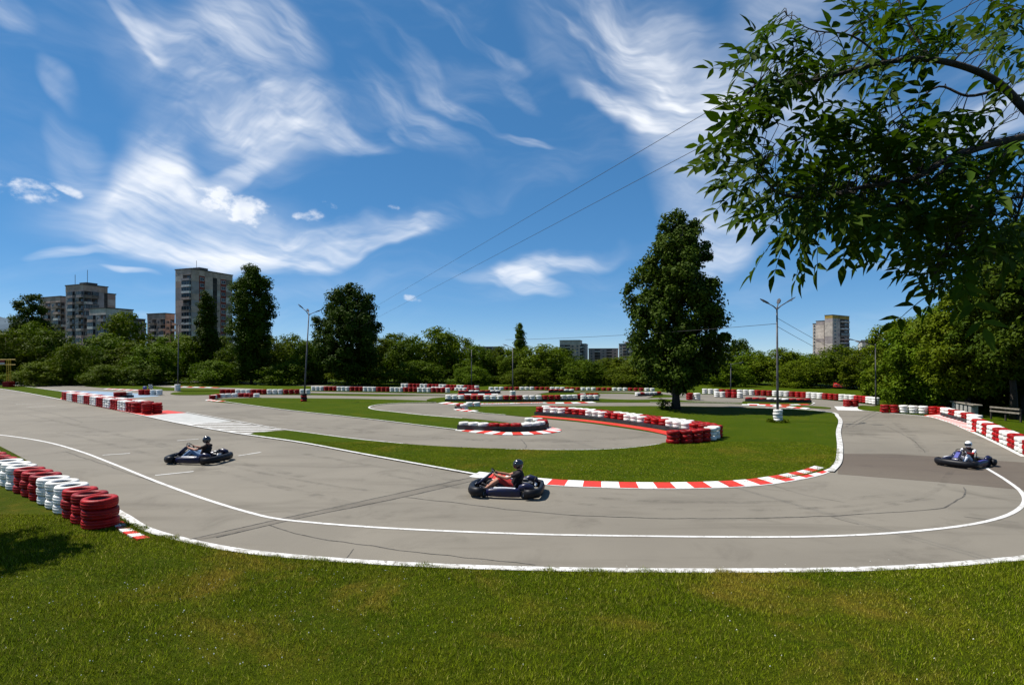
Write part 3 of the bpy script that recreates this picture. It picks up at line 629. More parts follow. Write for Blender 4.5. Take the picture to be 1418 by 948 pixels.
row([(91, 553.6), (140, 562.6), (193, 572.6)], [('r', 3), ('w', 3)], 'the far end of the left block, front file', 4, .33, .19, 1.03, group=g2)
row([(93, 552.2), (146, 561.4), (202, 570.6)], [('w', 3), ('r', 3)], 'the far end of the left block, back file', 4, .33, .19, 1.03, back=.25, group=g2)
row([(203.5, 573.2), (227, 571.8)], [('r', 5)], 'the inner side of the end of the left block', 4, .33, .19, 1.0, group=g2)
row([(162, 551), (185, 549.6)], [('r', 2), ('w', 1)], 'the left of the short blue-apron barrier', 3, .32, .19, 1.0, belt=.24, group='small barriers by the blue apron')
row([(196, 547), (228, 547)], [('r', 2), ('w', 2)], 'the left of the barrier under the chequered board', 3, .33, .2, 1.0, group='small barriers by the blue apron')
row([(294, 553), (303, 551.2), (330, 550), (362, 550.4)], [('r', 1), ('w', 1), ('r', 2), ('w', 3), ('r', 2)], 'the left tip of the lamp lawn row', 2, .31, .2, 1.0, belt=.0, group='stacks at the tip of the lamp lawn')
row([(308, 546), (370, 546.2), (432, 546)], [('r', 3), ('w', 3)], 'the left end of the straight row behind the lamp lawn', 3, .30, .19, 1.02, group='straight row behind the lamp lawn')
row([(434, 541), (530, 542.4), (622, 543.8)], [('w', 3), ('r', 3)], 'the left end of the long row before the round tree', 3, .30, .19, 1.02, group='long row before the round tree')
row([(558, 537), (610, 538.4), (664, 540.6)], [('w', 2), ('r', 3), ('w', 2), ('r', 3)], 'the left end of the double row farther back', 3, .31, .2, 1.05, group='double row farther back')
row([(600, 539.8), (664, 542)], [('w', 3), ('r', 3)], 'the left end of the front file, double row', 2, .31, .2, 1.05, group='double row farther back')
row([(638, 545.2), (690, 544.8)], [('r', 2), ('w', 2)], 'the left end of the low black-fronted infield row', 2, .31, .19, 1.0, belt=.3, group='low black-fronted row')
row([(621, 555.6), (700, 556.2), (760, 555.8), (800, 554.6), (808, 552.6)], [('w', 3), ('r', 3)], 'the left end of the lettered-kerb row', 3, .30, .19, 1.02, belt=.22, group='row behind the lettered kerb')
row([(808, 555.4), (825, 555.2)], [('w', 4)], 'the left of the white end piece, lettered-kerb row', 3, .30, .18, 1.0, belt=.2, group='row behind the lettered kerb')
row([(806, 550.4), (826, 549.6)], [('r', 4)], 'the left of the small red piece behind the lettered-kerb row', 2, .30, .19, 1.0, belt=.25, group='row behind the lettered kerb')
row([(637, 566), (647, 567.4)], [('r', 1), ('w', 2)], 'the left of the tip marker on the middle lawn', 2, .31, .19, 1.0, belt=.24, group='tip marker on the middle lawn')
row([(650, 563.4), (663, 563.2)], [('w', 3)], 'the left of the white back piece, middle lawn tip', 2, .31, .19, 1.0, group='tip marker on the middle lawn')
row([(643, 595), (690, 597.2), (728, 597), (748, 594.4), (752, 591.4), (744, 589.4), (724, 588.2)], [('w', 3), ('r', 3), ('w', 3), ('r', 2), ('w', 3)], 'the left of the hairpin marker', 2, .30, .21, 1.0, belt=.30, group='hairpin marker stacks', beltname='black rubber belt wrapped round the white and red hairpin marker')
row([(748, 574.8), (800, 578.6), (870, 587.2), (920, 594.6), (965, 601.6), (986, 604.6)], [('r', 1), ('w', 3), ('r', 3), ('w', 3), ('r', 2)], 'the left end of the curved barrier by the poplar', 3, .30, .185, 1.0, belt=.26, group='curved barrier by the poplar', beltname='black rubber belt along the foot of the curved red and white barrier')
row([(756, 572.8), (800, 576.4), (870, 584.4), (920, 591.4), (965, 598.0), (994, 603.4)], [('w', 1), ('r', 3), ('w', 3)], 'the left end, back file of the curved barrier', 3, .30, .185, 1.0, group='curved barrier by the poplar')
row([(992, 605.6), (984, 609.4), (966, 612.6), (946, 614.2), (926, 614.4)], [('r', 1), ('w', 2), ('r', 3)], 'the right, hooked end of the curved barrier', 3, .31, .2, 1.0, cycle=False, group='curved barrier by the poplar')
row([(976, 545.6), (1060, 548.2), (1140, 552.8), (1196, 557.6), (1214, 560.4)], [('w', 3), ('r', 3)], 'the left end of the far right perimeter row', 3, .31, .2, 1.02, group='far right perimeter row')
row([(1037, 556), (1080, 557.4), (1120, 558)], [('r', 3), ('w', 3)], 'the left end of the thin right-hand island row', 2, .31, .19, 1.0, belt=.3, group='thin right-hand island row')
row([(1173, 563), (1184, 563)], [('r', 2)], 'the left of the pair by the white run-off', 3, .31, .19, 1.0, group='pair by the white run-off')
row([(993, 550), (1026, 551.4)], [('w', 2), ('r', 2)], 'the left of the clump right of the poplar', 3, .30, .19, 1.0, group='clump right of the poplar')
row([(955, 553.6), (970, 553.8)], [('r', 1), ('w', 1)], 'the left of the pair right of the poplar trunk', 3, .34, .22, 1.0, group='pair right of the poplar trunk', maxn=2)
row([(883, 548.4), (913, 547.2)], [('w', 1), ('r', 1), ('w', 2)], 'the left of the short row left of the poplar trunk', 2, .31, .19, 1.0, belt=.2, group='short row left of the poplar trunk')
row([(1225, 571.2), (1256, 572.4), (1284, 573.8), (1300, 574.6), (1311, 576.4)], [('r', 2), ('w', 3)], 'the left end of the right roadside row', 3, .30, .19, .97, group='right roadside row')
row([(1312, 577), (1334, 583), (1356, 589.6)], [('w', 2), ('r', 2)], 'the far end of the belted right roadside row', 3, .30, .19, 1.02, belt=.28, belt_side=-1, group='belted right roadside row')
row([(1348, 592.6), (1366, 601), (1386, 611), (1406, 620), (1440, 636.5)], [('w', 2), ('r', 2)], 'the far end of the nearest right roadside row', 3, .30, .20, 1.02, group='nearest right roadside row')
row([(-10, 524.4), (60, 524.6), (120, 525), (240, 525.4)], [('r', 4), ('w', 4)], 'the left end of the far left perimeter row', 4, .32, .2, 1.1, group='far left perimeter row')
row([(78, 528.2), (110, 527.4), (153, 528.8)], [('r', 3), ('w', 2)], 'the left end of the far left island row', 2, .32, .2, 1.05, group='far left island row')
row([(680, 540.2), (740, 540), (800, 540.6), (905, 541.8)], [('w', 3), ('r', 3)], 'the left end of the hedge-side row', 2, .31, .2, 1.08, group='hedge-side row')
row([(763, 543.2), (798, 543.4)], [('r', 3), ('w', 2)], 'the left of the low dark row by the hedge', 2, .31, .19, 1.0, belt=.22, group='low dark row by the hedge')
row([(219, 530), (230, 530.6)], [('w', 3)], 'the left of the small white far marker', 2, .32, .2, 1.0, belt=.2, group='small white far marker')
row([(-6, 530), (10, 530.2)], [('r', 2), ('w', 3)], 'the left of the far start-post row', 3, .32, .2, 1.0, group='far start-post row')
STACKS.sort(key=lambda s: s['p'].y)
CNAME = {'r': 'red', 'w': 'white', 'b': 'black'}
rs = random.Random(3); far = MB(); far.mi(M['red_t']); far.mi(M['white_t']); far.mi(M['rubber'])
for i, s in enumerate(STACKS):
    if i < 296:
        label = f"{CNAME[s['c']]} tyre stack, {ordinal(s['n'])} from {s['where']}"
        z0 = .035
        if s['p'].y < 47:
            root = empty('tyre_stack', (s['p'].x, s['p'].y, z0), rs.random() * 6.28)
            lod = 0 if s['p'].y < 24 else 1
            for k in range(s['layers']):
                link('tyre', tyre_mesh(s['R'], s['w'], s['c'], lod), root, (rs.uniform(-.018, .018), rs.uniform(-.018, .018), s['w'] * (k + .5)), (rs.uniform(-.03, .03) * (k > 0), rs.uniform(-.03, .03) * (k > 0), rs.random() * 6.28), (rs.uniform(.97, 1.02), rs.uniform(.97, 1.02), 1.0))
        else:
            root = link('tyre_stack', stack_mesh(s['R'], s['w'], s['c'], s['layers']), None, (s['p'].x, s['p'].y, z0), (0, 0, rs.random() * 6.28))
        tag(root, label, 'tyre stack', s['group'])
    else:
        me = stack_mesh(s['R'], s['w'], s['c'], s['layers']); o_ = len(far.v); pi = far.mi(M[{'r': 'red_t', 'w': 'white_t', 'b': 'rubber'}[s['c']]]); ri = far.mi(M['rubber'])
        far.v += [(v.co.x + s['p'].x, v.co.y + s['p'].y, v.co.z + .03) for v in me.vertices]
        for p_ in me.polygons: far.f.append(tuple(o_ + v for v in p_.vertices)); far.m.append(ri if p_.material_index else pi)
print('stacks', len(STACKS), 'far from', STACKS[min(296, len(STACKS) - 1)]['p'].y)
if far.v: tag(far.build('distant_tyre_stacks', smooth='all'), 'small red and white tyre stacks in the farthest rows', 'tyre stacks', kind='stuff')
# ================================================================== karts and drivers
M['navy'] = material('navy_kart_plastic', (0.008, 0.009, 0.04), (0.012, 0.012, 0.026), 8.0, 0.32, spec=.3, coat=.12)
M['blackp'] = material('black_kart_plastic', (0.006, 0.006, 0.008), (0.011, 0.011, 0.013), 8.0, 0.45, spec=.18)
M['sticker'] = material('white_sticker', (0.66, 0.66, 0.68), (0.5, 0.5, 0.54), 14.0, 0.4)
M['stickerb'] = material('blue_sticker', (0.04, 0.045, 0.22), (0.07, 0.075, 0.28), 14.0, 0.35)
M['steel'] = material('steel', (0.45, 0.45, 0.46), rough=.3, metallic=.9)
M['engine'] = material('engine_metal', (0.08, 0.08, 0.085), (0.16, 0.16, 0.16), 20.0, .45, metallic=.5)
M['skin'] = material('skin', (0.42, 0.20, 0.13), (0.36, 0.165, 0.10), 12.0, .6)
M['jeans'] = material('blue_denim', (0.10, 0.17, 0.30), (0.17, 0.26, 0.40), 25.0, .9)
M['darkshirt'] = material('dark_brown_shirt', (0.030, 0.014, 0.010), (0.018, 0.010, 0.008), 18.0, .9)
M['blackshirt'] = material('black_shirt', (0.010, 0.009, 0.011), (0.018, 0.012, 0.014), 18.0, .9)
M['redtrim'] = material('red_cloth', (0.40, 0.03, 0.02), (0.30, 0.02, 0.02), 18.0, .9)
M['whitecloth'] = material('white_cloth', (0.70, 0.70, 0.72), (0.58, 0.58, 0.62), 16.0, .9)
M['shoe'] = material('dark_shoe', (0.03, 0.03, 0.035), rough=.6)
M['helmetb'] = material('black_helmet_paint', (0.010, 0.010, 0.014), rough=.18, spec=.6, coat=.6)
M['helmetw'] = material('white_helmet_paint', (0.72, 0.72, 0.71), rough=.22, spec=.6, coat=.6)
M['visor'] = material('dark_visor', (0.006, 0.006, 0.010), rough=.08, spec=.8)
def loft(mb, rings, mat, close_ends=True):
    n = len(rings[0]); i0 = len(mb.v); m_ = mb.mi(mat)
    for r in rings: mb.v += [tuple(p) for p in r]
    for k in range(len(rings) - 1):
        for j in range(n):
            a, b = i0 + k * n + j, i0 + k * n + (j + 1) % n
            mb.f.append((a, b, b + n, a + n)); mb.m.append(m_)
    if close_ends:
        mb.f.append(tuple(i0 + n - 1 - j for j in range(n))); mb.m.append(m_); e = i0 + (len(rings) - 1) * n; mb.f.append(tuple(e + j for j in range(n))); mb.m.append(m_)
def rrect(w, h, r, n=3):
    out = []
    for cx, cy, a0 in ((w / 2 - r, -h / 2 + r, -90), (w / 2 - r, h / 2 - r, 0), (-w / 2 + r, h / 2 - r, 90), (-w / 2 + r, -h / 2 + r, 180)):
        for k in range(n + 1):
            a = rad(a0 + 90 * k / n); out.append((cx + r * math.cos(a), cy + r * math.sin(a)))
    return out
def sweep(mb, path, sec, mat, heights=None):
    """section (outward, up) swept along a level path of (x, y, z)"""
    rings = []; P = [Vector(p) for p in path]
    for k, p in enumerate(P):
        t = (P[min(k + 1, len(P) - 1)] - P[max(k - 1, 0)]); t.z = 0; t.normalize(); n = Vector((t.y, -t.x, 0)); s = heights[k] if heights else 1.0
        rings.append([p + n * a + Vector((0, 0, b * s)) for a, b in sec])
    loft(mb, rings, mat)
def make_kart(accent, accent2):
    k = empty('go_kart')
    # chassis: tray and tubes
    mb = MB(); mb.box((0.12, 0, .045), (1.35, .62, .012), M['blackp']); mb.box((.55, 0, .05), (.5, .72, .012), M['blackp']); mb.build('floor_tray', None, k)
    mb = MB()
    for s in (-1, 1): mb.tube([(-.78, .30 * s, .07), (-.2, .33 * s, .065), (.5, .30 * s, .065), (.78, .22 * s, .09)], .016, 8, M['steel'])
    for x in (-.62, -.1, .5): mb.tube([(x, -.33, .066), (x, .33, .066)], .015, 8, M['steel'])
    mb.tube([(-.55, -.62, .14), (-.55, .62, .14)], .02, 8, M['steel']); mb.tube([(.58, -.45, .12), (.58, .45, .12)], .015, 8, M['steel']); mb.build('frame', None, k, True)
    # nose: wrap-round front bumper with a domed top
    sec = [(-.02, -.125), (.06, -.12), (.10, -.06), (.11, .02), (.085, .095), (.02, .125), (-.06, .11), (-.08, 0)]
    mb = MB(); path = [(.58, -.66, .17), (.74, -.655, .17), (.87, -.58, .17), (.94, -.42, .17), (.97, -.2, .175), (.98, 0, .178), (.97, .2, .175), (.94, .42, .17), (.87, .58, .17), (.74, .655, .17), (.58, .66, .17)]
    sweep(mb, path, sec, M['blackp']); nb = mb.build('front_bumper', None, k, 'all')
    mb = MB(); loft(mb, [[Vector((.90, y, .275 - abs(y) * .05)), Vector((.97, y * .98, .262 - abs(y) * .05)), Vector((.985, y * .98, .22)), Vector((.95, y, .24))] for y in (-.34, -.17, 0, .17, .34)], accent); mb.build('number_sticker', None, nb)
    # side pods
    for s in (-1, 1):
        mb = MB(); rings = []
        for x, w_, h_, z in ((-.46, .10, .12, .15), (-.42, .18, .23, .155), (-.2, .20, .255, .16), (.15, .195, .24, .155), (.40, .18, .21, .15), (.50, .12, .15, .15)):
            rings.append([Vector((x, .59 * s + a * (1 if s > 0 else 1), z + b)) for a, b in rrect(w_, h_, min(w_, h_) * .38)])
        loft(mb, rings, M['navy']); pod = mb.build('side_pod', None, k, 'all')
        mb = MB(); loft(mb, [[Vector((x, (.59 + .055) * s, .293 - abs(x) * .05)), Vector((x, (.59 - .02) * s, .300 - abs(x) * .05)), Vector((x, (.59 - .02) * s, .270)), Vector((x, (.59 + .055) * s, .262))] for x in (-.3, -.05, .1, .3)], accent2 if s < 0 else accent); mb.build('sticker', None, pod)
    # rear bumper
    mb = MB(); path = [(-.55, .72, .17), (-.78, .71, .17), (-.90, .60, .17), (-.95, .3, .17), (-.95, -.3, .17), (-.90, -.60, .17), (-.78, -.71, .17), (-.55, -.72, .17)]
    sweep(mb, path, [(-.02, -.12), (.05, -.115), (.08, 0), (.055, .10), (-.03, .11), (-.05, 0)], M['blackp']); mb.build('rear_bumper', None, k, 'all')
    # wheel fairings over the rear wheels
    for s in (-1, 1):
        mb = MB(); mb.tube([(-.80, .56 * s, .20), (-.74, .56 * s, .30), (-.58, .56 * s, .335), (-.44, .56 * s, .29), (-.38, .56 * s, .20)], [.05, .085, .10, .085, .05], 10, M['navy']); mb.build('wheel_guard', None, k, 'all')
    # wheels
    for x, y, R, w_ in ((.58, .52, .13, .13), (.58, -.52, .13, .13), (-.55, .55, .14, .20), (-.55, -.55, .14, .20)):
        mb = MB(); mb.lathe([(R * .55, -w_ * .42), (R * .8, -w_ / 2), (R * .96, -w_ * .42), (R, -w_ * .25), (R, w_ * .25), (R * .96, w_ * .42), (R * .8, w_ / 2), (R * .55, w_ * .42)], 20, M['rubber'], axis='y', closed=True)
        wo_ = mb.build('wheel', None, k, 'all', loc=(x, y, R + .002)); mb = MB(); mb.lathe([(.001, -w_ * .2), (R * .3, -w_ * .3), (R * .57, -w_ * .43), (R * .57, w_ * .43), (R * .3, w_ * .3), (.001, w_ * .2)], 14, M['steel'], axis='y'); mb.build('rim', None, wo_, True)
    # front panel rising to the steering wheel
    mb = MB(); rings = []
    for x, z, w_, h_ in ((.86, .25, .22, .03), (.74, .33, .26, .045), (.60, .44, .24, .05), (.47, .555, .20, .05), (.41, .60, .15, .035)):
        rings.append([Vector((x + b * .7, a, z + b)) for a, b in rrect(w_, h_, h_ * .4)])
    loft(mb, rings, M['navy']); fp = mb.build('front_panel', None, k, 'all')
    mb = MB(); loft(mb, [[Vector((x + .02, -.07, z + .028)), Vector((x + .02, .07, z + .028)), Vector((x + .026, .07, z + .034)), Vector((x + .026, -.07, z + .034))] for x, z in ((.74, .335), (.62, .435), (.50, .535))], accent); mb.build('panel_sticker', None, fp)
    # steering wheel, tilted
    tilt = Matrix.Rotation(rad(-52), 4, 'Y'); c = Vector((.36, 0, .56)); mb = MB(); ring = [c + tilt @ Vector((.155 * math.cos(a), .155 * math.sin(a), 0)) for a in [2 * math.pi * i / 20 for i in range(21)]]
    mb.tube(ring, .015, 8, M['blackp'], cap=False)
    for a in (0, 2.1, 4.2): mb.tube([c, c + tilt @ Vector((.15 * math.cos(a), .15 * math.sin(a), 0))], .010, 6, M['steel'])
    sw = mb.build('steering_wheel', None, k, 'all'); mb = MB(); mb.tube([c, (.62, 0, .12)], .012, 8, M['steel']); mb.build('steering_column', None, k, True)
    # seat shell
    mb = MB(); rings = []
    for x, z, w_, up in ((.10, .10, .34, .05), (-.10, .075, .38, .10), (-.26, .09, .40, .17), (-.36, .22, .41, .16), (-.42, .40, .38, .12), (-.46, .52, .30, .07)):
        pts = []
        for j in range(9):
            u = -1 + j / 4; d = up * abs(u) ** 2.2
            nx, nz = (0, 1) if x > -.2 else (.8, .35)
            pts.append(Vector((x + nx * d, u * w_ / 2, z + nz * d)))
        rings.append(pts + [p + Vector((-.018 if x < -.2 else 0, 0, -.018)) for p in pts[::-1]])
    loft(mb, rings, M['blackp']); mb.build('seat', None, k, 'all')
    # engine, tank and exhaust on the right, hoop behind
    mb = MB(); mb.box((-.50, -.34, .19), (.30, .20, .20), M['engine'], bevel=.03); mb.box((-.45, -.34, .33), (.16, .15, .10), M['engine'], bevel=.03)
    for i in range(5): mb.box((-.50, -.455, .12 + i * .035), (.24, .03, .012), M['engine'])
    mb.build('engine', None, k, True); mb = MB(); mb.tube([(-.62, -.30, .24), (-.74, -.22, .26), (-.80, -.02, .27), (-.80, .14, .27)], [.022, .035, .045, .03], 10, M['steel']); mb.build('exhaust', None, k, 'all')
    mb = MB(); mb.tube([(-.70, -.10, .20), (-.74, -.10, .42), (-.78, -.05, .47), (-.80, .05, .47), (-.78, .10, .42), (-.72, .10, .20)], .016, 8, M['blackp']); mb.build('rear_hoop', None, k, 'all')
    mb = MB(); mb.box((.20, 0, .13), (.20, .16, .14), M['blackp'], bevel=.03); mb.build('fuel_tank', None, k, True)
    for s in (-1, 1): mb = MB(); mb.tube([(.70, .16 * s, .07), (.74, .16 * s, .16), (.74, .22 * s, .20)], .010, 6, M['steel']); mb.build('pedal', None, k, True)
    return k
# driver: limbs as overlapping tapered forms, fused into one skin by a voxel remesh; sits with hands closed on the wheel
def remesh(verts, faces, voxel, smooth_it=6):
    me = bpy.data.meshes.new('tmp'); me.from_pydata(verts, [], faces); o = bpy.data.objects.new('tmp', me); COL.objects.link(o)
    r = o.modifiers.new('r', 'REMESH'); r.mode = 'VOXEL'; r.voxel_size = voxel
    s = o.modifiers.new('s', 'SMOOTH'); s.iterations = smooth_it; s.factor = .5
    dg = bpy.context.evaluated_depsgraph_get(); dg.update(); out = bpy.data.meshes.new_from_object(o.evaluated_get(dg))
    bpy.data.objects.remove(o); bpy.data.meshes.remove(me); return out
tiltw = Matrix.Rotation(rad(-52), 4, 'Y'); WC = Vector((.36, 0, .56))
def wheel_pt(a, r=.155): return WC + tiltw @ Vector((r * math.cos(a), r * math.sin(a), 0))
BONES = []     # (name, points, radii)
PEL = Vector((-.20, 0, .20)); CH = Vector((-.33, 0, .52)); NK = Vector((-.345, 0, .68)); HD = Vector((-.315, 0, .80))
BONES.append(('hip', [PEL + Vector((0, -.09, 0)), PEL + Vector((0, .09, 0))], [.115, .115])); BONES.append(('torso', [PEL, PEL.lerp(CH, .5), CH], [.135, .13, .14])); BONES.append(('torso', [CH + Vector((0, -.11, .06)), CH + Vector((0, .11, .06))], [.095, .095]))
BONES.append(('torso', [PEL + Vector((.01, -.06, .08)), CH + Vector((.03, -.07, .0))], [.11, .11])); BONES.append(('torso', [PEL + Vector((.01, .06, .08)), CH + Vector((.03, .07, .0))], [.11, .11]))
BONES.append(('torso', [CH + Vector((0, -.20, .07)), CH + Vector((0, 0, .11)), CH + Vector((0, .20, .07))], [.062, .075, .062])); BONES.append(('neck', [CH + Vector((0, 0, .1)), NK, HD], [.075, .068, .07])); BONES.append(('head', [HD, HD + Vector((.015, 0, .07))], [.085, .09]))
for s in (-1, 1):
    sh = CH + Vector((.0, .205 * s, .07)); hand = wheel_pt(math.pi / 2 * s, .165); el_ = sh.lerp(hand, .48) + Vector((-.02, .075 * s, -.10))
    BONES.append(('sleeve', [sh, sh.lerp(el_, .55)], [.062, .052])); BONES.append(('arm', [sh.lerp(el_, .5), el_, el_.lerp(hand, .35), hand + (el_ - hand).normalized() * .05], [.046, .040, .041, .027]))
    # palm and five fingers closed round the rim
    tang = tiltw @ Vector((-1, 0, 0)); outw = (hand - WC).normalized(); nrm = tiltw @ Vector((0, 0, 1))
    palm = hand + (el_ - hand).normalized() * .035; BONES.append(('hand', [palm + tang * -.028, palm + tang * .028], [.024, .026]))
    rim = wheel_pt(math.pi / 2 * s)
    for q, ln in enumerate((.030, .036, .034, .026)):
        b0 = palm + tang * (-.030 + .020 * q); c1 = rim + tang * (-.030 + .020 * q) + outw * .030 + nrm * .004; c2 = rim + tang * (-.030 + .020 * q) + nrm * .030; c3 = c2 - outw * ln * .7 - nrm * .010
        BONES.append(('hand', [b0, c1, c2, c3], [.012, .011, .010, .009]))
    BONES.append(('hand', [palm - tang * .03, rim - tang * .045 - outw * .02, rim - tang * .03 - outw * .035 + nrm * .01], [.014, .012, .010]))
    hip = PEL + Vector((.02, .10 * s, .0)); kn = Vector((.22, .20 * s, .42)); an = Vector((.62, .17 * s, .14)); toe = Vector((.75, .17 * s, .22))
    BONES.append(('thigh', [hip, hip.lerp(kn, .4), kn], [.098, .090, .062])); BONES.append(('calf', [kn, kn.lerp(an, .35), an], [.062, .060, .040])); BONES.append(('shoe', [an + Vector((-.03, 0, -.03)), an + Vector((.04, 0, .02)), toe], [.042, .045, .036]))
def body_mesh():
    mb = MB()
    for nme, pts, rr in BONES:
        P = [Vector(p) for p in pts]; d0 = (P[0] - P[1]).normalized(); d1 = (P[-1] - P[-2]).normalized()
        path = [P[0] + d0 * rr[0] * .85, P[0] + d0 * rr[0] * .5] + P + [P[-1] + d1 * rr[-1] * .5, P[-1] + d1 * rr[-1] * .85]; rad_ = [rr[0] * .45, rr[0] * .85] + list(rr) + [rr[-1] * .85, rr[-1] * .45]
        mb.tube(path, rad_, 12)
    me = remesh(mb.v, mb.f, .0085, 5); me.name = 'person'
    segs = []; names = []
    for nme, pts, rr in BONES:
        for a, b, r0, r1 in zip(pts, pts[1:], rr, rr[1:]): segs.append((np.array(a), np.array(b), r0, r1)); names.append(nme)
    n = len(me.polygons); C = np.empty(n * 3); me.polygons.foreach_get('center', C); C = C.reshape(-1, 3); best = np.full(n, 1e9); idx = np.zeros(n, int)
    for i, (a, b, r0, r1) in enumerate(segs):
        ab = b - a; t = np.clip(((C - a) @ ab) / max(ab @ ab, 1e-9), 0, 1); d = np.linalg.norm(C - (a + t[:, None] * ab), axis=1) - (r0 + (r1 - r0) * t)
        k = d < best; best[k] = d[k]; idx[k] = i
    order = ['torso', 'sleeve', 'arm', 'hand', 'hip', 'thigh', 'calf', 'shoe', 'neck', 'head']; slot = np.array([order.index(x) for x in names])[idx]
    for _ in order: me.materials.append(M['skin'])
    me.polygons.foreach_set('material_index', slot); me.polygons.foreach_set('use_smooth', np.ones(n, bool)); me.update(); return me
BODY = body_mesh()
def helmet_mesh(mat):
    mb = MB(); rings = []; n = 22
    for i in range(15):
        ph = -math.pi / 2 * .80 + (math.pi / 2 * 1.80 - .001) * i / 14; pts = []
        for j in range(n):
            a = 2 * math.pi * j / n; x = math.cos(ph) * math.cos(a); y = math.cos(ph) * math.sin(a); z = math.sin(ph)
            ex = .150 if x > 0 else .142
            fx = x * ex + (.035 * max(0, x) * max(0, -z + .15)); pts.append(Vector((fx, y * .125, z * .138 + .004)))
        rings.append(pts)
    loft(mb, rings, mat); return mb.mesh('helmet', 'all')
def visor_mesh():
    mb = MB(); rings = []
    for i in range(7):
        ph = rad(-16 + 40 * i / 6); pts = []
        for q in (1.022, 1.0):
            rng_ = range(13) if q > 1.01 else range(12, -1, -1)
            for j in rng_:
                a = rad(-72 + 144 * j / 12); x = math.cos(ph) * math.cos(a); y = math.cos(ph) * math.sin(a); z = math.sin(ph)
                pts.append(Vector(((x * .150 + .035 * max(0, x) * max(0, -z + .15)) * q, y * .125 * q, (z * .138 + .004) * q)))
        rings.append(pts)
    loft(mb, rings, M['visor']); return mb.mesh('visor', 'all')
VIS = visor_mesh()
def person(loc, rz, cols, hel, label, scale=1.0, turn=0.0):
    o = link('person', BODY, None, loc, (0, 0, rz), scale); tag(o, label, 'person', 'kart drivers')
    order = ['torso', 'sleeve', 'arm', 'hand', 'hip', 'thigh', 'calf', 'shoe', 'neck', 'head']
    for i, nme in enumerate(order):
        o.material_slots[i].link = 'OBJECT'; o.material_slots[i].material = M[cols.get(nme, 'skin')]
    h = link('helmet', helmet_mesh(M[hel]), o, HD + Vector((.01, 0, .025)), (0, rad(8), turn)); link('visor', VIS, h)
    return o
acc = {'c': (M['sticker'], M['stickerb']), 'l': (M['sticker'], M['stickerb']), 'r': (M['stickerb'], M['sticker'])}
def place(px, py, heading, key, klabel, cols, hel, plabel, scale=1.0, turn=0.0):
    k = make_kart(*acc[key]); p = G(px, py); k.location = (p.x, p.y, .008); rz = math.atan2(heading[1], heading[0]); k.rotation_euler = (0, 0, rz); k.scale = (scale,) * 3
    tag(k, klabel, 'go-kart', 'racing karts'); person((p.x, p.y, .008), rz, cols, hel, plabel, scale, turn)
place(703, 683, (-1, .14), 'c', 'navy go-kart with white nose entering the bend by the striped kerb', {'torso': 'blackshirt', 'sleeve': 'blackshirt', 'arm': 'skin', 'hand': 'skin', 'hip': 'blackshirt', 'thigh': 'redtrim', 'calf': 'skin', 'shoe': 'shoe'}, 'helmetb', 'driver in black shirt, red shorts and black helmet in the middle kart', 1.02, .12)
place(276, 639, (-1, .10), 'l', 'dark go-kart on the left straight near the white line', {'torso': 'darkshirt', 'sleeve': 'darkshirt', 'arm': 'skin', 'hand': 'skin', 'hip': 'jeans', 'thigh': 'jeans', 'calf': 'jeans', 'shoe': 'shoe'}, 'helmetb', 'driver in dark brown shirt, blue jeans and black helmet on the left', 1.0, .1)
place(1336, 644, (-.87, -.49), 'r', 'dark blue go-kart on the brown asphalt patch at right', {'torso': 'blackshirt', 'sleeve': 'whitecloth', 'arm': 'redtrim', 'hand': 'whitecloth', 'hip': 'whitecloth', 'thigh': 'whitecloth', 'calf': 'whitecloth', 'shoe': 'shoe'}, 'helmetw', 'driver in white overalls with red sleeve trim and white helmet', .90, .0)
place(297, 529.6, (-1, .1), 'l', 'tiny distant go-kart on the far road beside the slim poplar', {'torso': 'redtrim', 'sleeve': 'redtrim', 'arm': 'redtrim', 'hand': 'skin', 'hip': 'jeans', 'thigh': 'jeans', 'calf': 'jeans', 'shoe': 'shoe'}, 'helmetw', 'distant driver in red on the far kart', 1.0, 0)
# ================================================================== trees
def leaf_material(name, c1, c2, c3, trans=0.28, scale=1.2):
    m = bpy.data.materials.new(name); m.use_nodes = True; t = m.node_tree; N = NB(t); b = t.nodes['Principled BSDF']
    g = N.n('ShaderNodeNewGeometry'); co = N.n('ShaderNodeTexCoord').outputs['Object']
    c = N.mixc(N.smooth(N.noise(co, scale, 4, 0.6), 0.36, 0.64), c1, c2)
    c = N.mixc(N.smooth(g.outputs['Random Per Island'], 0.55, 1.0, 0, .8), c, c3)
    oi = N.n('ShaderNodeObjectInfo'); h = N.n('ShaderNodeHueSaturation'); N.put(h.inputs['Color'], c)
    N.put(h.inputs['Hue'], N.smooth(oi.outputs['Random'], 0, 1, .490, .512)); N.put(h.inputs['Value'], N.smooth(N.m('FRACT', N.m('MULTIPLY', oi.outputs['Random'], 7.7)), 0, 1, .82, 1.2)); c = h.outputs[0]
    N.put(b.inputs['Base Color'], c); b.inputs['Roughness'].default_value = .6; b.inputs['Specular IOR Level'].default_value = .05
    tr = N.n('ShaderNodeBsdfTranslucent'); N.put(tr.inputs[0], N.mixc(1.0, c, (1.0, 1.15, .35), 'MULTIPLY')); ms = N.n('ShaderNodeMixShader'); ms.inputs[0].default_value = trans
    out = [n for n in t.nodes if n.type == 'OUTPUT_MATERIAL'][0]
    t.links.new(b.outputs[0], ms.inputs[1]); t.links.new(tr.outputs[0], ms.inputs[2]); t.links.new(ms.outputs[0], out.inputs[0]); return m
M['leaf_far'] = leaf_material('treeline_leaf', (0.046, 0.074, 0.0020), (0.078, 0.110, 0.003), (0.100, 0.125, 0.005), .26, .35)
M['leaf_pop'] = leaf_material('poplar_leaf', (0.024, 0.046, 0.003), (0.042, 0.072, 0.004), (0.066, 0.096, 0.012), .18, .6)
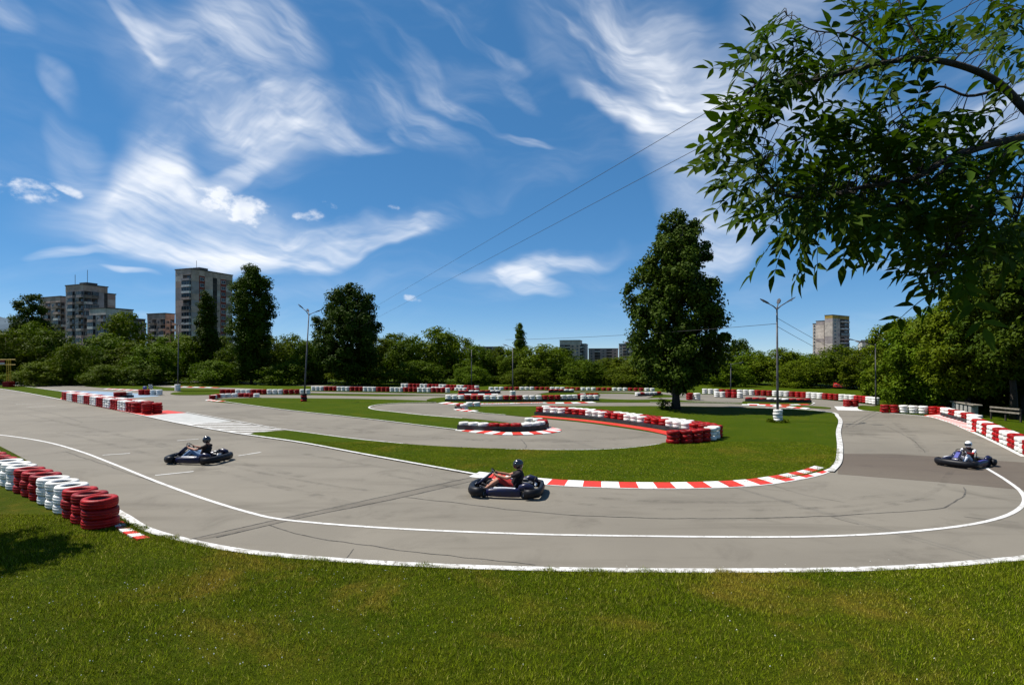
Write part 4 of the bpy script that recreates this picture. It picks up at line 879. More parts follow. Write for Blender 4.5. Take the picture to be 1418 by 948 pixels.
M['leaf_dark'] = leaf_material('dark_poplar_and_shade_leaf', (0.024, 0.042, 0.002), (0.038, 0.060, 0.003), (0.050, 0.072, 0.004), .18, .8)  # dark poplar and hedge leaf; on right-edge roadside trees it paints in shade
M['leaf_right'] = leaf_material('roadside_leaf', (0.050, 0.080, 0.002), (0.080, 0.115, 0.004), (0.100, 0.130, 0.006), .26, .5)
M['leaf_ash'] = leaf_material('ash_leaf', (0.030, 0.056, 0.004), (0.050, 0.084, 0.006), (0.066, 0.100, 0.008), .36, 3.0)
M['bark'] = material('bark', (0.045, 0.034, 0.024), (0.085, 0.068, 0.050), 9.0, .95, .8, 22)
M['bark_dark'] = material('dark_bark', (0.020, 0.016, 0.012), (0.045, 0.036, 0.028), 9.0, .95, .8, 26)
def leaf_cards(name, P, Nn, size, mat, rng, aspect=.55, bend=.25):
    """one folded diamond leaf for each point"""
    n = len(P); a = rng.normal(size=(n, 3)); Nn = Nn / np.maximum(np.linalg.norm(Nn, axis=1, keepdims=True), 1e-6)
    T = a - (a * Nn).sum(1, keepdims=True) * Nn; T /= np.maximum(np.linalg.norm(T, axis=1, keepdims=True), 1e-6); B = np.cross(Nn, T)
    s = (size * rng.uniform(.65, 1.3, n))[:, None]; V = np.empty((n, 4, 3))
    V[:, 0] = P - T * s * .5; V[:, 1] = P + B * s * aspect * .5 + Nn * s * bend * .3; V[:, 2] = P + T * s * .5 - Nn * s * bend * .4; V[:, 3] = P - B * s * aspect * .5 + Nn * s * bend * .3
    me = bpy.data.meshes.new(name); me.vertices.add(n * 4); me.vertices.foreach_set('co', V.reshape(-1)); me.loops.add(n * 4); me.loops.foreach_set('vertex_index', np.arange(n * 4))
    me.polygons.add(n); me.polygons.foreach_set('loop_start', np.arange(0, n * 4, 4)); me.update(calc_edges=True); me.materials.append(mat); return me
def crown_points(profile, H, z0, R, nclump, per, rng, clump=.2, flat=.95, edge=.45, gap=0.0):
    """points in leaf clumps hung through a crown whose half width at height t (0 bottom, 1 top) is R * profile(t)"""
    hs = np.linspace(0, 1, 60); wts = np.array([max(profile(t), .03) for t in hs]) ** 1.2; cdf = np.cumsum(wts / wts.sum())
    P = []; Nn = []
    for i in range(nclump):
        t = np.interp(rng.rand(), cdf, hs); a = rng.rand() * 6.283
        lob = 1 + .20 * math.sin(a * 3 + t * 9) + .14 * math.sin(a * 5 - t * 13)
        r = R * profile(t) * lob * (rng.rand() ** edge); c = np.array([r * math.cos(a), r * math.sin(a), z0 + t * H]); cr = R * clump * rng.uniform(.6, 1.35)
        m = max(4, int(per * rng.uniform(.5, 1.5))); d = rng.normal(size=(m, 3)); d /= np.linalg.norm(d, axis=1, keepdims=True); rr = rng.rand(m, 1) ** .45
        q = c + d * rr * cr * np.array([1.15, 1.15, flat]); P.append(q)
        outw = np.array([math.cos(a), math.sin(a), .3]) * .25
        Nn.append(d * .9 + outw + np.array([0, 0, .45]) + rng.normal(size=(m, 3)) * .55)
    return np.concatenate(P), np.concatenate(Nn)
PROF = {
    'round': lambda t: max(0.0, math.sin(math.pi * min(1, (t * .90 + .10)))) ** .55,
    'tall': lambda t: (max(0, t) * 6) ** .5 * .75 if t < .1 else max(0.0, (1 - ((t - .40) / .62) ** 2 if t > .40 else 1 - ((.40 - t) / .62) ** 2 * .8)) ** .55,
    'column': lambda t: min(1, .45 + t * 2.4) * (1 if t < .75 else max(.0, 1 - ((t - .75) / .26) ** 2) ** .5),
    'spear': lambda t: min(1, .5 + t * 2.0) * max(.0, 1 - max(0, t - .35) / .66) ** .62,
    'main': lambda t: np.interp(t, [0, .06, .15, .3, .45, .58, .70, .82, .93, 1], [.35, .80, .98, 1.0, .95, .84, .70, .58, .46, .18]),
    'bushy': lambda t: max(0.0, math.sin(math.pi * (t * .75 + .25))) ** .6 }
def limbs(mb, H, R, base, top, rng, n, mat, trunk_r, lean=0.0):
    tp = [Vector((0, 0, -.1)), Vector((.02 * H * lean, 0, base * .5)), Vector((.05 * H * lean, .01 * H, base)), Vector((.03 * H, 0, base + (top - base) * .4)), Vector((.02 * H, 0, base + (top - base) * .85))]
    mb.tube(tp, [trunk_r * 1.35, trunk_r, trunk_r * .85, trunk_r * .5, trunk_r * .12], 10, mat)
    for i in range(n):
        h = base + (top - base) * rng.uniform(0, .7); a = rng.rand() * 6.283; L = R * rng.uniform(.5, .85); p = Vector((.03 * H, 0, h)); e = p + Vector((math.cos(a) * L, math.sin(a) * L, L * rng.uniform(.4, 1.0)))
        m = p.lerp(e, .5) + Vector((0, 0, -.06 * L)); r0 = trunk_r * .34 * (1 - (h - base) / (top - base) * .6); mb.tube([p, m, e], [r0, r0 * .6, r0 * .15], 6, mat)
def tree_meshes(kind, H, R, base, nclump, per, leaf, mat, seed, clump=.2, trunk=.16, edge=.45, flat=.95, nl=9, aspect=.6, bark='bark'):
    rng = np.random.RandomState(seed); P, Nn = crown_points(PROF[kind], H - base, base, R, nclump, per, rng, clump, flat, edge)
    cm = leaf_cards('crown', P, Nn, np.full(len(P), leaf), mat, rng, aspect); mb = MB(); limbs(mb, H, R, base, H, rng, nl, M[bark], trunk); return cm, mb.mesh('trunk', 'all')
def tree(name, meshes, loc, scale, rz, label, cat='tree', group=None):
    t = empty(name, loc, rz); t.scale = scale if isinstance(scale, tuple) else (scale,) * 3
    link('crown', meshes[0], t); link('trunk', meshes[1], t); tag(t, label, cat, group); return t
# --- shared treeline crowns, 10 m tall, built once and copied
LINE = [tree_meshes('round', 10, 4.6, .9, 190, 62, .40, M['leaf_far'], 11, .21), tree_meshes('tall', 10, 3.6, .8, 170, 62, .38, M['leaf_far'], 12, .22), tree_meshes('round', 10, 4.0, .5, 200, 58, .36, M['leaf_far'], 13, .19), tree_meshes('bushy', 10, 5.0, .2, 190, 60, .40, M['leaf_far'], 14, .22)]
# px centre, top py, half width px, distance, kind
TL = [(-34, 452, 40, 100, 0), (8, 455, 36, 96, 2), (40, 446, 34, 104, 0), (72, 458, 30, 100, 1), (100, 474, 28, 92, 3), (128, 478, 30, 98, 2), (150, 462, 34, 108, 0), (172, 433, 30, 126, 1), (190, 470, 34, 100, 2), (214, 476, 36, 96, 0), (238, 462, 32, 112, 2), (262, 466, 30, 104, 0), (306, 466, 28, 108, 1), (326, 474, 26, 100, 2),
      (378, 466, 34, 106, 0), (404, 462, 32, 112, 2), (430, 470, 30, 98, 3), (452, 474, 30, 104, 0), (524, 466, 30, 104, 2), (546, 462, 26, 110, 1), (568, 468, 30, 100, 0), (600, 453, 38, 104, 0), (634, 464, 32, 110, 2), (662, 476, 26, 100, 3), (690, 480, 30, 104, 0), (712, 484, 22, 98, 2), (752, 477, 34, 98, 0), (776, 480, 30, 108, 2),
      (806, 497, 34, 92, 3), (836, 496, 36, 100, 0), (868, 492, 32, 96, 2), (900, 488, 34, 104, 0), (968, 486, 36, 98, 3), (998, 484, 30, 100, 0), (1024, 470, 20, 116, 1), (1044, 484, 32, 96, 2), (1076, 482, 34, 92, 0), (1106, 488, 30, 96, 2), (1130, 490, 30, 90, 0), (1160, 478, 36, 84, 0), (1192, 480, 32, 78, 2), (1218, 484, 26, 74, 0),
      (1104, 498, 34, 84, 3), (1010, 500, 34, 88, 3), (580, 498, 36, 94, 3), (400, 500, 36, 94, 3), (300, 498, 34, 94, 3), (150, 504, 30, 90, 3), (200, 502, 34, 92, 3), (655, 506, 26, 92, 3), (500, 500, 36, 94, 3), (880, 506, 40, 88, 3), (730, 508, 34, 90, 3), (60, 500, 36, 90, 3)]
TL.sort(); rt = random.Random(9); nb_ = 0; nf_ = 0
for i, (px, ty, hw, d, k) in enumerate(TL):
    H = CAMZ + (HY - ty) / F * d; Rw = hw / F * d; base_r = (4.6, 3.6, 4.0, 5.0)[k] * .98
    if k == 3: nf_ += 1; lab = f'low leafy bush in front of the far treeline, {ordinal(nf_)} from the left'; nm, ct = 'treeline_bush', 'bush'
    else: nb_ += 1; lab = f'green leafy tree in the far treeline, {ordinal(nb_)} from the left'; nm, ct = 'treeline_tree', 'tree'
    tree(nm, LINE[k], ((px - CX) / F * d, d, 0), (Rw / base_r, Rw / base_r * rt.uniform(.9, 1.15), H / 10.2), rt.random() * 6.28, lab, ct, 'far treeline')
# --- single trees that stand out
def solo(name, px, by, ty, hw, kind, nclump, per, leaf, mat, seed, label, base=.1, clump=.2, edge=.45, trunk=.2, cat='tree', aspect=.6, d=None, nl=9, bark='bark_dark', flat=.95):
    d = d or F * CAMZ / (by - HY); H = CAMZ + (HY - ty) / F * d; R = hw / F * d
    return tree(name, tree_meshes(kind, H, R, H * base, nclump, per, leaf, M[mat], seed, clump, trunk, edge, flat, nl, aspect, bark), ((px - CX) / F * d, d, 0), 1.0, 0.0, label, cat)
solo('poplar_tree', 285, 529, 404, 16, 'spear', 320, 100, .32, 'leaf_dark', 21, 'slim dark columnar poplar in front of the tall tower block', .05, .32, .5, .22)
solo('poplar_tree', 348, 531.5, 371, 25, 'column', 460, 110, .34, 'leaf_dark', 22, 'tall broad columnar poplar right of the tower block', .06, .27, .5, .26)
solo('poplar_tree', 720, 528, 447, 10, 'spear', 140, 75, .34, 'leaf_far', 23, 'thin lone poplar rising above the middle of the treeline', .05, .4, .5, .2)
solo('round_tree', 482, 533, 395, 40, 'tall', 520, 105, .36, 'leaf_pop', 24, 'large round-topped dark tree left of centre beside the street lamp', .07, .17, .42, .3)
solo('conifer_tree', 42, 526, 404, 24, 'tall', 260, 95, .38, 'leaf_dark', 25, 'tall dark tree left of the panel housing blocks', .05, .24, .5, .25, d=118)
solo('small_bush', 42, 527, 489, 22, 'bushy', 90, 45, .24, 'leaf_right', 26, 'yellowish shrub behind the left start post', .08, .22, .5, .1, 'bush', d=100)
solo('poplar_tree', 936, 567, 297, 64, 'main', 640, 105, .235, 'leaf_pop', 31, 'big leafy poplar standing on the infield lawn', .115, .15, .52, .30, aspect=.75, nl=16, bark='bark_dark')
solo('suckers', 921, 567, 548, 10, 'bushy', 22, 30, .12, 'leaf_pop', 32, 'small dark sprouts at the foot of the infield poplar', .02, .3, .5, .03, 'sprouts', d=45.5)
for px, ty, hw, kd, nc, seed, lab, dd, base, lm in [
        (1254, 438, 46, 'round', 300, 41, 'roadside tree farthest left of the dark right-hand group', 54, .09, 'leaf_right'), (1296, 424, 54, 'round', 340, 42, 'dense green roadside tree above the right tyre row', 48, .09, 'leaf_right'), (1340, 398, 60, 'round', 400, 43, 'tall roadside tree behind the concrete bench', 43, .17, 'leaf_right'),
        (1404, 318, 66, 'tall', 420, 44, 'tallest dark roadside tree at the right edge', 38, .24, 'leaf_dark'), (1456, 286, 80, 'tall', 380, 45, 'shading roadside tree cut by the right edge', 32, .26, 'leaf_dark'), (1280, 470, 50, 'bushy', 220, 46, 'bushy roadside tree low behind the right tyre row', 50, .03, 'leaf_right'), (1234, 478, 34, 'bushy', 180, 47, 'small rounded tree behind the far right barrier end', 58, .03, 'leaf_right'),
        (1372, 430, 60, 'bushy', 320, 48, 'deep shaded tree behind the roadside group', 52, .02, 'leaf_dark'), (1440, 400, 80, 'bushy', 320, 49, 'rearmost shaded tree at the right edge', 47, .02, 'leaf_dark'), (1418, 420, 50, 'tall', 260, 50, 'dark leaning tree between the planks and the right edge', 42, .2, 'leaf_dark')]:  # deep canopy shade of the dark trees is put into their leaf colour
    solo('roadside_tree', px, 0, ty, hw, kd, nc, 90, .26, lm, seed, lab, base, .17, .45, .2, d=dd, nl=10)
# a tree beyond the left edge, whose shadow reaches into the foreground
tree('bank_tree', tree_meshes('round', 9.6, 1.9, 6.2, 120, 60, .2, M['leaf_right'], 61, .2, .16), (-15.3, 12.2, 0), 1.0, 0, 'small tree left of the frame shading the bank')
# --- clipped hedge along the far perimeter
rng = np.random.RandomState(77); hp_ = [G(668, 531.5), G(760, 532), (G(880, 533.5))]; pts = []
for a, b in zip(hp_, hp_[1:]):
    n = 5200; u = rng.rand(n, 1); A = np.array(a) + (np.array(b) - np.array(a)) * u; hgt = 1.45 + .16 * np.sin(A[:, 0] * .8) + .1 * np.sin(A[:, 0] * 2.3); pts.append(np.stack([A[:, 0], A[:, 1] + rng.uniform(-.6, .6, n), rng.rand(n) ** .6 * hgt], 1))
pts = np.concatenate(pts); cm = leaf_cards('hedge', pts, rng.normal(size=pts.shape) + np.array([0, -.3, .6]), np.full(len(pts), .26), M['leaf_dark'], rng, .7)
tag(link('hedge', cm), 'low dark clipped hedge along the far side of the track', 'hedge')
# ================================================================== overhanging ash branches, upper right
ash = empty('ash_tree', (6.6, 3.3, 0)); tag(ash, 'overhanging ash tree with long compound leaves in the upper right', 'tree'); AO = Vector((6.6, 3.3, 0))
mb = MB(); mb.tube([(0, 0, -.1), (.02, 0, 1.2), (-.05, .02, 2.6), (-.15, .05, 3.9), (-.1, .1, 5.6), (.1, .2, 7.4)], [.24, .19, .17, .145, .10, .05], 12, M['bark_dark']); mb.build('trunk', None, ash, 'all')
def b3(l, d0, d1): return [at(px, py, d0 + (d1 - d0) * i / (len(l) - 1)) for i, (px, py) in enumerate(l)]
BR = [([(1990, 330), (1700, 300), (1500, 235), (1418, 150), (1380, 113), (1330, 91), (1270, 82), (1220, 88), (1150, 106), (1100, 117), (1058, 112), (1030, 135), (1018, 190)], 3.4, 3.6, .030),
      ([(1990, 300), (1600, 160), (1500, 168), (1418, 190), (1370, 200), (1310, 222), (1262, 248), (1200, 258), (1130, 272), (1080, 268), (1050, 240)], 3.4, 3.3, .034),
      ([(1330, 215), (1290, 250), (1240, 285), (1180, 305), (1120, 300), (1080, 310)], 3.35, 3.7, .014), ([(1290, 83), (1262, 40), (1240, -12), (1230, -60)], 3.55, 3.7, .012), ([(1400, 198), (1360, 260), (1330, 320), (1300, 365), (1288, 405)], 3.4, 3.2, .014),
      ([(1990, 260), (1600, 60), (1450, 30), (1395, 10), (1350, -10)], 3.4, 3.9, .018), ([(1390, 122), (1340, 133), (1300, 120), (1260, 150), (1200, 190), (1150, 210)], 3.5, 3.8, .010), ([(1280, 240), (1230, 200), (1170, 175), (1110, 190), (1075, 215)], 3.4, 3.8, .010), ([(1230, 88), (1180, 50), (1120, 40), (1090, 22)], 3.55, 3.5, .008), ([(1440, 195), (1420, 260), (1400, 330), (1385, 380)], 3.4, 3.9, .012)]
BOBJ = []
for l, d0, d1, r0 in BR:
    path = spline(b3(l, d0, d1), 5); path = [p - AO for p in path]; mb = MB(); n = len(path); mb.tube(path, [r0 * (1 - .86 * i / (n - 1)) for i in range(n)], 7, M['bark_dark'])
    BOBJ.append((mb.build('branch', None, ash, 'all'), path))
def compound_leaf(seed):
    """a stalk with pairs of pointed leaflets and one at the tip"""
    r = random.Random(seed); mb = MB(); n = r.choice((3, 4, 4, 5)); L = .16 + .028 * n; st = [Vector((L * u, 0, -.05 * u * u)) for u in (0, .25, .5, .75, 1)]
    mb.tube(st, [.0022, .002, .0018, .0015, .001], 4, M['leaf_ash'])
    def leaflet(p, ang, ln, wd):
        d = Vector((math.cos(ang), math.sin(ang), r.uniform(-.35, .05))).normalized(); s = d.cross(Vector((0, 0, 1))).normalized(); up = s.cross(d); s = (s + up * r.uniform(-.3, .3)).normalized()
        prof = [(0, .0), (.12, .45), (.35, 1.0), (.62, .80), (.85, .32), (1.0, 0)]; i0 = len(mb.v); cr = r.uniform(.1, .3); m_ = mb.mi(M['leaf_ash'])
        for u, w_ in prof: c = p + d * ln * u + up * (-.18 * ln * u * u); mb.v += [tuple(c + s * wd * w_ / 2 + up * wd * w_ * cr), tuple(c), tuple(c - s * wd * w_ / 2 + up * wd * w_ * cr)]
        for k in range(len(prof) - 1):
            a = i0 + k * 3; mb.f += [(a, a + 1, a + 4, a + 3), (a + 1, a + 2, a + 5, a + 4)]; mb.m += [m_, m_]
    for i in range(n):
        u = .28 + .62 * i / max(1, n - 1); p = Vector((L * u, 0, -.05 * u * u))
        for s in (-1, 1): leaflet(p, s * r.uniform(.75, 1.1), r.uniform(.075, .105) * (1 - .12 * abs(i - n / 2)), r.uniform(.027, .036))
    leaflet(st[-1], 0, r.uniform(.085, .11), .034); return mb.mesh('leaf', 'all')
LEAVES = [compound_leaf(s) for s in range(8)]
# where the photograph shows foliage: px centre, py centre, radius x, radius y, how many
FOL = [(1085, 50, 40, 32, 14), (1050, 110, 34, 40, 16), (1032, 165, 18, 45, 10), (1110, 105, 42, 36, 18), (1160, 90, 45, 35, 16), (1010, 225, 22, 30, 8), (1050, 240, 40, 40, 18), (1090, 285, 46, 34, 20), (1130, 215, 46, 40, 16), (1140, 290, 50, 42, 26), (1180, 265, 55, 45, 30), (1180, 175, 46, 44, 18), (1230, 130, 46, 46, 18), (1230, 210, 52, 45, 26), (1240, 280, 60, 45, 34), (1300, 260, 60, 50, 36), (1290, 170, 44, 36, 16), (1350, 250, 55, 55, 34), (1310, 320, 50, 42, 24), (1360, 320, 52, 48, 26), (1400, 280, 45, 60, 24), (1290, 385, 26, 28, 8), (1265, 355, 30, 26, 9), (1225, 30, 42, 36, 18), (1270, 40, 36, 40, 15), (1310, 60, 34, 28, 9), (1390, 20, 36, 24, 18), (1405, 95, 22, 40, 8), (1375, 205, 50, 26, 14), (1120, 340, 20, 14, 4), (1075, 320, 16, 18, 3), (1320, 390, 30, 26, 10), (1385, 150, 30, 24, 4)]
ra = random.Random(12); placed = []; extra = []
allp = [(bo, p) for bo, path in BOBJ for p in path]
for cx, cy, rx, ry, n in FOL:
    for _ in range(int(n * .92)):
        u = ra.random() ** .5; a = ra.random() * 6.283; px, py = cx + rx * u * math.cos(a), cy + ry * u * math.sin(a); p = at(px, py, ra.uniform(3.0, 4.1)) - AO
        bo, q = min(allp, key=lambda t: (t[1] - p).length_squared); d = (p - q)
        if d.length > .28: p = q + d.normalized() * .28 * ra.uniform(.7, 1.1); d = p - q
        # the stalk runs outwards from the branch, hanging to the left and down
        dv = (d.normalized() * .7 + Vector((-.45, ra.uniform(-.5, .5), ra.uniform(-.75, .25)))).normalized(); yaw = math.atan2(dv.y, dv.x); pit = -math.asin(max(-1, min(1, dv.z)))
        placed.append((bo, q, p - dv * .10, (ra.uniform(-.9, .9), pit, yaw), ra.choice(LEAVES), ra.uniform(.95, 1.35), py))
ra.shuffle(placed); tw = {}
for i, (bo, q, p, rot, me, sc, py) in enumerate(placed):
    tw.setdefault(bo.name, []).append((q, p))
    if i < 296: link('leaf', me, bo, p, rot, sc)
    else: extra.append((me, Matrix.LocRotScale(p, Euler(rot), (sc,) * 3)))
for bo, path in BOBJ:
    mb = MB()
    for q, p in tw.get(bo.name, []):
        if (q - p).length > .03: mb.tube([q, q.lerp(p, .5) + Vector((0, 0, .02)), p], [.003, .0024, .0018], 4, M['bark_dark'])
    if mb.v: o = mb.build('twigs', None, bo, 'all'); o['kind'] = 'stuff'
mb = MB(); m_ = mb.mi(M['leaf_ash'])
for me, mat4 in extra:
    i0 = len(mb.v); mb.v += [tuple(mat4 @ v.co) for v in me.vertices]
    for f in me.polygons: mb.f.append(tuple(i0 + v for v in f.vertices)); mb.m.append(0)
if mb.v: o = mb.build('inner_foliage', None, ash, 'all'); o['kind'] = 'stuff'
print('ash leaves', len(placed))
# ================================================================== housing blocks beyond the trees
def conc(name, c, k=.72): return material(name, c, tuple(v * k for v in c), .35, .9, c3=tuple(v * .6 for v in c), s3=1.1, lo3=.58, hi3=.75, objvar=.12, coord='World')
M['beige'] = conc('beige_concrete', (0.43, 0.305, 0.25)); M['grey'] = conc('grey_concrete', (0.32, 0.27, 0.265)); M['palec'] = conc('pale_concrete', (0.50, 0.43, 0.38)); M['brown'] = conc('brown_concrete', (0.20, 0.155, 0.12)); M['redp'] = conc('red_facade_panel', (0.22, 0.040, 0.028)); M['ochre'] = conc('ochre_facade_panel', (0.34, 0.22, 0.05)); M['whitep'] = conc('white_facade_panel', (0.52, 0.51, 0.49)); M['roofc'] = conc('roof_felt', (0.09, 0.08, 0.075))
M['glass'] = material('window_glass', (0.012, 0.015, 0.020), (0.03, 0.035, 0.04), .6, .2, spec=.35, coord='World'); M['wframe'] = material('window_frame', (0.46, 0.46, 0.45), (0.30, 0.30, 0.30), .8, .6, objvar=.3); M['recess_shade'] = material('loggia_shade', (0.022, 0.018, 0.016), (0.05, 0.042, 0.038), .9, .9, objvar=.3)  # loggia material paints the shade behind balconies as a dark colour
_bm = {}
def win_mesh(w, h):
    k = ('w', round(w, 2), round(h, 2))
    if k not in _bm:
        mb = MB(); f = .10
        mb.box((0, -.02, 0), (w, .04, h), M['glass'])
        for x in (-w / 2 + f / 2, 0, w / 2 - f / 2): mb.box((x, -.055, 0), (f if x else f * .7, .07, h), M['wframe'])
        for z in (-h / 2 + f / 2, h / 2 - f / 2): mb.box((0, -.0552, z), (w - 2 * f, .068, f), M['wframe'])
        mb.box((0, -.10, -h / 2 - .05), (w + .2, .2, .07), M['wframe']); _bm[k] = mb.mesh('window')
    return _bm[k]
def balc_mesh(w, h, mat, var):
    k = ('b', round(w, 2), mat, var)
    if k not in _bm:
        mb = MB(); mb.box((0, -.55, -h / 2 + .08), (w, 1.1, .16), M['grey'])
        if var == 0: mb.box((0, -1.08, -h / 2 + .62), (w, .08, .95), M[mat]); mb.box((-w / 2 + .04, -.52, -h / 2 + .62), (.08, 1.04, .95), M[mat]); mb.box((w / 2 - .04, -.52, -h / 2 + .62), (.08, 1.04, .95), M[mat])
        elif var == 1:      # glazed in
            mb.box((0, -.52, -h / 2 + .60), (w - .04, 1.0, .9), M[mat]); mb.box((0, -.50, .46), (w - .06, .94, h - 1.3), M['glass'])
            for u in (-.5, -.17, .17, .5): mb.box((u * (w - .1), -.985, .46), (.08, .05, h - 1.3), M['wframe'])
        else:
            mb.box((0, -1.08, -h / 2 + 1.02), (w, .05, .06), M['wframe'])
            for u in np.linspace(-.48, .48, 7): mb.box((u * w, -1.08, -h / 2 + .58), (.05, .04, .86), M['wframe'])
        mb.box((0, -.03, 0.02), (w - .1, .06, h - .3), M['recess_shade']); mb.box((.2 * w, -.075, 0), (w * .36, .05, h * .55), M['glass']); _bm[k] = mb.mesh('balcony')
    return _bm[k]
def panel_mesh(w, h, mat):
    k = ('p', round(w, 2), round(h, 2), mat)
    if k not in _bm: mb = MB(); mb.box((0, -.04, 0), (w - .07, .08, h - .07), M[mat]); _bm[k] = mb.mesh('wall_panel')
    return _bm[k]
rb = random.Random(21)
def block(name, label, cx, d, lx, rx, A, ty, left, right, wall='beige', fl=2.8, attic=None, zmin=7.0, extras=(), atth=None):
    """a slab seen by its near corner (pixel cx at distance d); left and right list facade bays as (share, kind)"""
    A = rad(A); P = Vector(((cx - CX) / F * d, d, 0)); H = CAMZ + (HY - ty) / F * d
    def run(u, px): k = (px - CX) / F; return (k * P.y - P.x) / (u.x - k * u.y)
    uR = Vector((math.sin(A), math.cos(A), 0)); uL = Vector((-math.cos(A), math.sin(A), 0)); LR = abs(run(uR, rx)) if rx != cx else 12.0; LL = abs(run(uL, lx)) if lx != cx else 12.0
    root = empty(name, P); tag(root, label, 'building', 'housing blocks beyond the trees')
    mb = MB(); c = [Vector(), uR * LR, uR * LR + uL * LL, uL * LL]
    for i in range(4): mb.quad([c[i], c[(i + 1) % 4], c[(i + 1) % 4] + Vector((0, 0, H)), c[i] + Vector((0, 0, H))], M[wall])
    mb.quad([p + Vector((0, 0, H)) for p in c], M['roofc']); mb.build('wall', None, root)
    ah = atth or fl * .9
    for (u, L, rz, bays, start) in ((uR, LR, math.pi / 2 - A, right, Vector()), (-uL, LL, -A, left, uL * LL)):
        s = 0.0; tot = sum(b[0] for b in bays) or 1
        n_ = Vector((math.sin(rz), -math.cos(rz), 0))
        for share, kind in bays:
            w = L * share / tot; mid = start + u * (s + w / 2); s += w; z = H - ah
            if attic: link('attic_panel', panel_mesh(w, ah, attic), root, mid + Vector((0, 0, H - ah / 2 - .03)) + n_ * .02, (0, 0, rz))
            else: z = H - .5
            i = 0
            while z > zmin:
                zc = z - fl / 2; loc = mid + Vector((0, 0, zc)); q = kind
                if q in ('w', 'W', 'R', 'O'):
                    if q in 'RO': link('wall_panel', panel_mesh(w, fl, 'redp' if q == 'R' else 'ochre'), root, loc, (0, 0, rz))
                    link('window', win_mesh(min(w * .72, 3.2) if q != 'w' else min(w * .5, 1.9), 1.45), root, loc + n_ * (.085 if q in 'RO' else .0), (0, 0, rz))
                elif q == 'b': link('balcony', balc_mesh(w * .94, fl, rb.choice(('grey', 'beige', 'palec', 'brown', 'whitep')), rb.choice((0, 0, 1, 1, 2))), root, loc, (0, 0, rz))
                elif q == 'd': link('recess_panel', panel_mesh(w, fl, 'recess_shade'), root, loc, (0, 0, rz))  # flat panel, its dark colour stands in for a shaded recess
                elif q == 'p': link('wall_panel', panel_mesh(w, fl, rb.choice((wall, wall, wall, 'grey', 'palec'))), root, loc, (0, 0, rz))
                elif q == 'P': link('wall_panel', panel_mesh(w, fl, 'palec' if i % 2 else 'brown'), root, loc, (0, 0, rz))
                z -= fl; i += 1
    mb = MB()
    for i in range(4):
        a, b = c[i], c[(i + 1) % 4]; t = (b - a).normalized(); m = (a + b) / 2; ang = math.atan2(t.y, t.x)
        mb.box(m + Vector((0, 0, H + .12)), ((b - a).length + .5, .5, .42 + .004 * i), M['roofc'], Matrix.Rotation(ang, 3, 'Z'))
    mb.build('parapet', None, root)
    for kind, fx, fy, hh in extras:
        mb = MB(); o = c[0] + uR * LR * fx + uL * LL * fy
        if kind == 'mast': mb.tube([o + Vector((0, 0, H)), o + Vector((0, 0, H + hh))], .09, 6, M['roofc']); mb.build('aerial', None, root)
        else: mb.box(o + Vector((0, 0, H + hh / 2)), (4.5, 4.5, hh), M[kind], Matrix.Rotation(-A, 3, 'Z')); mb.build('lift_house', None, root)
    return root
# the tower with red window strips
block('tower_block', 'tall beige tower block with red window strips behind the poplars', 265, 257, 243, 322, 22, 372, [(1.0, 'p'), (1.1, 'b')], [(1.0, 'p'), (.8, 'R'), (1.1, 'p'), (.6, 'd'), (.5, 'p'), (.8, 'R'), (1.0, 'P')], 'beige', attic='beige', extras=(('roofc', .35, .4, 1.6), ('mast', .3, .5, 5)))
# the stepped panel group on the left
block('apartment_block', 'left wing of the stepped panel blocks, lower than its neighbour', 84, 262, 56, 93, 24, 410.5, [(1, 'w'), (1, 'b'), (1, 'w'), (1, 'b')], [(1, 'b'), (.6, 'w')], 'beige', attic='beige')
block('apartment_block', 'highest of the stepped panel blocks at left, with roof aerials', 116, 240, 91, 149, 22, 394, [(.8, 'w'), (1, 'b'), (.7, 'W'), (1, 'b')], [(1, 'b'), (.9, 'b'), (.9, 'p'), (.5, 'd')], 'grey', attic='beige', extras=(('roofc', .42, .3, 1.3), ('mast', .02, .5, 4.5), ('mast', .45, .4, 7)))
block('apartment_block', 'blank-sided panel block behind the highest stepped block', 143, 262, 126, 160, 24, 406, [(1, 'p')], [(.25, 'd'), (1, 'p')], 'beige', attic='beige')
block('apartment_block', 'lowest front wing of the stepped panel blocks', 147, 226, 124, 184, 24, 426.5, [(1, 'b'), (.8, 'w'), (.9, 'b')], [(.6, 'w'), (.9, 'b'), (.7, 'W'), (.9, 'b'), (.6, 'w')], 'grey', attic='palec')
block('apartment_block', 'small white block with dark roof between the left housing blocks', 188, 300, 184, 201, 20, 441.5, [(1, 'w')], [(1, 'w'), (1, 'b')], 'whitep', attic='roofc', atth=1.6)
block('apartment_block', 'low panel block just left of the tall tower', 229, 268, 204, 242, 22, 434, [(1, 'w'), (.9, 'b'), (.8, 'w'), (1, 'b')], [(1, 'W'), (1, 'b')], 'beige', attic='beige')
